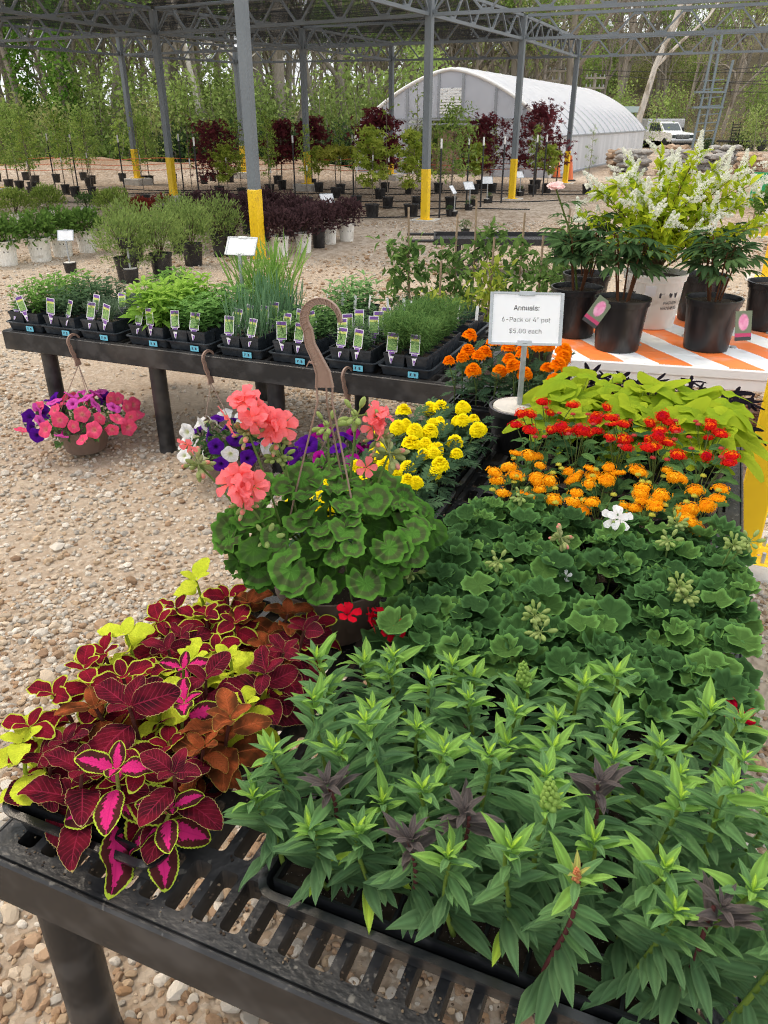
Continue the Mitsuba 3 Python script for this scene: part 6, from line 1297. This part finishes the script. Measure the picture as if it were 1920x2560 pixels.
def bare_tree(h, r0, seed, leaves=0, ca=(.26, .32, .09), cb=(.42, .48, .16), lsize=.16, forks=2, spread=.35):
    r = np.random.default_rng(seed); wood, tips = [], []

    def grow(p, d, L, rad, lev):
        n = 5 if lev == 0 else 4; pts = [p]
        for k in range(n - 1): d = unit(d + (.07 if lev == 0 else .2) * r.normal(size=3) + A3(0, 0, .06)); pts.append(pts[-1] + d * L / (n - 1))
        wood.append(tube(pts, np.linspace(rad, rad * (.55 if lev < 4 else .3), n), 7 if lev == 0 else 5 if lev < 2 else 3, False))
        if lev >= 4: tips.extend(pts[1:]); return
        kids = (forks + 3) if lev == 0 else r.integers(2, 5)
        for k in range(kids):
            t = (.4 + .6 * (k + 1) / kids) if lev == 0 else (.3 + .7 * (k + 1) / kids); q = min(n - 2, int(t * (n - 1))); b = pts[q] + (pts[q + 1] - pts[q]) * (t * (n - 1) - q) if q < n - 1 else pts[-1]
            a = r.random() * 6.3; side = A3(math.cos(a), math.sin(a), .2); nd = unit(d + side * (spread + .5 * r.random() + .15 * lev)); grow(b, nd, L * (.45 + .2 * r.random()), rad * (.5 if k < kids - 1 else .6), lev + 1)
    grow(A3(0, 0, -.3), unit(A3(.08 * r.normal(), .08 * r.normal(), 1)), h * .62, r0, 0); tips = np.array(tips); out = [join(wood), None]
    if leaves:
        i = r.integers(len(tips), size=leaves); p = tips[i] + r.normal(size=(leaves, 3)) * .22; out[1] = scatter(QUAD, p, rdir(leaves, r), rdir(leaves, r) + A3(0, 0, .7), lsize * (.6 + .8 * r.random(leaves)), lerp(ca, cb, r.random((leaves, 1))))
    return out


def thicket(n, h, rad, ca, cb, size, seed, stems=9):
    r = np.random.default_rng(seed); fol, w = [], []
    for s in range(stems):
        a = r.random() * 6.3; b = A3(.5 * rad * r.normal(), .5 * rad * r.normal(), -.2); e = b + A3(.35 * rad * math.cos(a), .35 * rad * math.sin(a), h * (.6 + .4 * r.random())); w.append(tube([b, (b + e) / 2 + .1 * r.normal(size=3), e], [.025, .018, .006], 4, False)); m = n // stems
        t = .15 + .85 * r.random((m, 1)) ** .7; c = b + (e - b) * t + r.normal(size=(m, 3)) * rad * A3(.28, .28, .16) * (1.15 - .5 * t); fol.append(scatter(QUAD, c, rdir(m, r), rdir(m, r) + A3(0, 0, .8), size * (.6 + .8 * r.random(m)), lerp(ca, cb, r.random((m, 1))) * (.75 + .5 * r.random((m, 1)))))
    return join(w), join(fol)


solid('m_grey_bark', lambda p, n, uv: mix((.18, .155, .125), (.34, .3, .25), fbm(p.x * 3, p.y * 3, p.z * .9)), .95)
BT = [bare_tree(11, .2, 1), bare_tree(12, .24, 2, 1500), bare_tree(10, .16, 3, 1300, (.2, .32, .07), (.36, .5, .14)), bare_tree(13, .28, 4), bare_tree(11, .15, 5, 1800, (.24, .26, .1), (.4, .4, .18)), bare_tree(9, .12, 6, 2200, (.18, .32, .06), (.34, .5, .12))]
BT = [(P(w, 'm_grey_bark'), P(l, 'm_matte_leaf') if l else None) for w, l in BT]
TH = [thicket(1500, 3.2, 1.5, (.22, .32, .09), (.42, .5, .18), .16, 1), thicket(1400, 2.4, 1.5, (.25, .29, .1), (.42, .44, .18), .14, 2), thicket(1300, 1.8, 1.3, (.12, .2, .05), (.26, .36, .1), .14, 3), thicket(1500, 4.6, 1.6, (.24, .35, .09), (.42, .54, .17), .18, 4), thicket(1000, 1.4, 1.1, (.035, .07, .03), (.08, .13, .05), .12, 5), thicket(1100, 2.2, 1.2, (.28, .24, .13), (.42, .36, .2), .13, 6, 16)]
TH = [(P(w, 'm_grey_bark'), P(l, 'm_matte_leaf')) for w, l in TH]
IV = bare_tree(12, .25, 12); ivy = []
for k in range(1):
    n = 2600; z = rw.random(n) * 7.5; a = rw.random(n) * 6.3; rad = .3 + .45 * rw.random(n) * np.clip(1.3 - z / 8, .3, 1); ivy = scatter(QUAD, np.stack([rad * np.cos(a), rad * np.sin(a), z], 1), rdir(n, rw), np.stack([np.cos(a), np.sin(a), .4 + 0 * a], 1), .2 * (.6 + .7 * rw.random(n)), lerp((.08, .19, .03), (.2, .36, .06), rw.random((n, 1))))
for i, (x, y, s) in enumerate(((-13.3, 36, 1.0), (-15.2, 37, .9))):
    t = thing('ivy_covered_tree', 'tree wrapped in bright green ivy at the left edge of the woods, %s' % ('nearer' if i == 0 else 'further'), 'tree'); put(t, 'trunk', P(IV[0], 'm_grey_bark'), shift(x, y, 0, i * 2.0, s)); put(t, 'ivy', P(ivy, 'm_matte_leaf'), shift(x, y, 0, i, s), kind='stuff')
t = thing('sycamore', 'tall leaning tree with white bark beside the box trailer', 'tree'); tr = bare_tree(15, .2, 33, 900, (.28, .3, .1), (.42, .42, .18), .16, 3); put(t, 'trunk', P(tr[0], 'm_white_bark'), shift(13.9, 48, -.1) @ np.array([[1, 0, .05, 0], [0, 1, 0, 0], [0, 0, 1, 0], [0, 0, 0, 1.0]])); put(t, 'crown', P(tr[1], 'm_matte_leaf'), shift(13.9, 48, -.1) @ np.array([[1, 0, .05, 0], [0, 1, 0, 0], [0, 0, 1, 0], [0, 0, 0, 1.0]]), kind='stuff')
t = thing('dead_birch', 'dead pale trunk with one broken branch reaching right, in the left woods', 'tree'); put(t, 'trunk', P(join([tube([[0, 0, 0], [-.3, 0, 3], [-.9, 0, 6.5], [-1.1, 0, 9]], [.13, .11, .08, .05], 8), tube([[-.62, 0, 4.7], [.6, 0, 4.5], [1.7, 0, 3.9], [2.4, 0, 3.5]], [.06, .05, .04, .02], 6), tube([[1.9, 0, 3.8], [2.6, 0, 4.3], [3.1, 0, 4.9]], [.035, .025, .01], 5)]), 'm_white_bark'), shift(-7.6, 36.5, 0))
TL = ['bare grey tree', 'tall tree with sparse spring leaves', 'tree with fresh green leaves', 'thick trunked bare tree', 'olive tinged budding tree', 'slim bright green young tree']
for i in range(34):   # the front edge of the woods, one by one
    x = -27 + 40 * (i + .5) / 34 + .5 * rw.normal(); y = 36.5 + 5 * rw.random() + .1 * max(0, x) ** 1.3; k = rw.integers(6)
    if -1.5 < x < 14 and y < 58: y = 57 + 4 * rw.random()
    t = thing('woodland_tree', TL[k] + ' at the woods edge', 'tree', 'front trees of the woods'); ranked(t, x, y); M = shift(x, y, -.1, rw.random() * 6.3, .8 + .45 * rw.random()); put(t, 'trunk', BT[k][0], M)
    if BT[k][1]: put(t, 'crown', BT[k][1], M, kind='stuff')
for i in range(44):
    x = -26 + 30 * rw.random() if i < 34 else 12 + 28 * rw.random(); y = 33.5 + 5 * rw.random() if x < 4 else 58 + 6 * rw.random(); k = rw.choice(6, p=[.22, .18, .18, .2, .12, .1]); t = thing('woodland_bush', ('tall bright green bush', 'olive green bush', 'low dark green bush', 'high light green thicket', 'dark evergreen bush', 'dry tan and green bush')[k] + ' before the ' + ('left woods' if x < 4 else 'right woods'), 'bush', 'bushes along the woods'); ranked(t, x, y)
    M = shift(x, y, float(relief(x, y)) - .1, rw.random() * 6.3, .75 + .5 * rw.random()); put(t, 'stems', TH[k][0], M); put(t, 'foliage', TH[k][1], M, kind='stuff')
for i in range(14): x = -9 + 9 * rw.random(); t = thing('woodland_bush', 'dark evergreen bush behind the dirt bank', 'bush', 'evergreens behind the dirt bank'); ranked(t, x, 34); M = shift(x, 33.5 + rw.random(), .1, rw.random() * 6, 1.0 + .3 * rw.random()); put(t, 'stems', TH[4][0], M); put(t, 'foliage', TH[4][1], M, kind='stuff')
labels['woods'] = {'kind': 'stuff', 'label': 'the mass of bare and budding trees and green undergrowth further back'}
n = 0
for i in range(430):
    if i < 120: x, y = -34 + 44 * rw.random(), 40 + 26 * rw.random()
    elif i < 350: x, y = -6 + 72 * rw.random(), 66 + 50 * rw.random()
    else: x, y = -45 + 60 * rw.random(), 62 + 40 * rw.random()
    z = float(hill(x, y)) if y > 66 else -.2
    if -2 < x < 13.5 and y < 58: continue
    under = i % 5 < 2; k = rw.choice(6, p=[.25, .25, .12, .14, .04, .2]) if under else rw.integers(6); M = shift(x, y, max(z, -1.0) - .1, rw.random() * 6.3, (.8 + .5 * rw.random()) * (1.25 if under else 1))
    for pd in (TH if under else BT)[k]:
        if pd: n += 1; scene['woods__%03d' % n] = instance(pd, M)
rank_all()
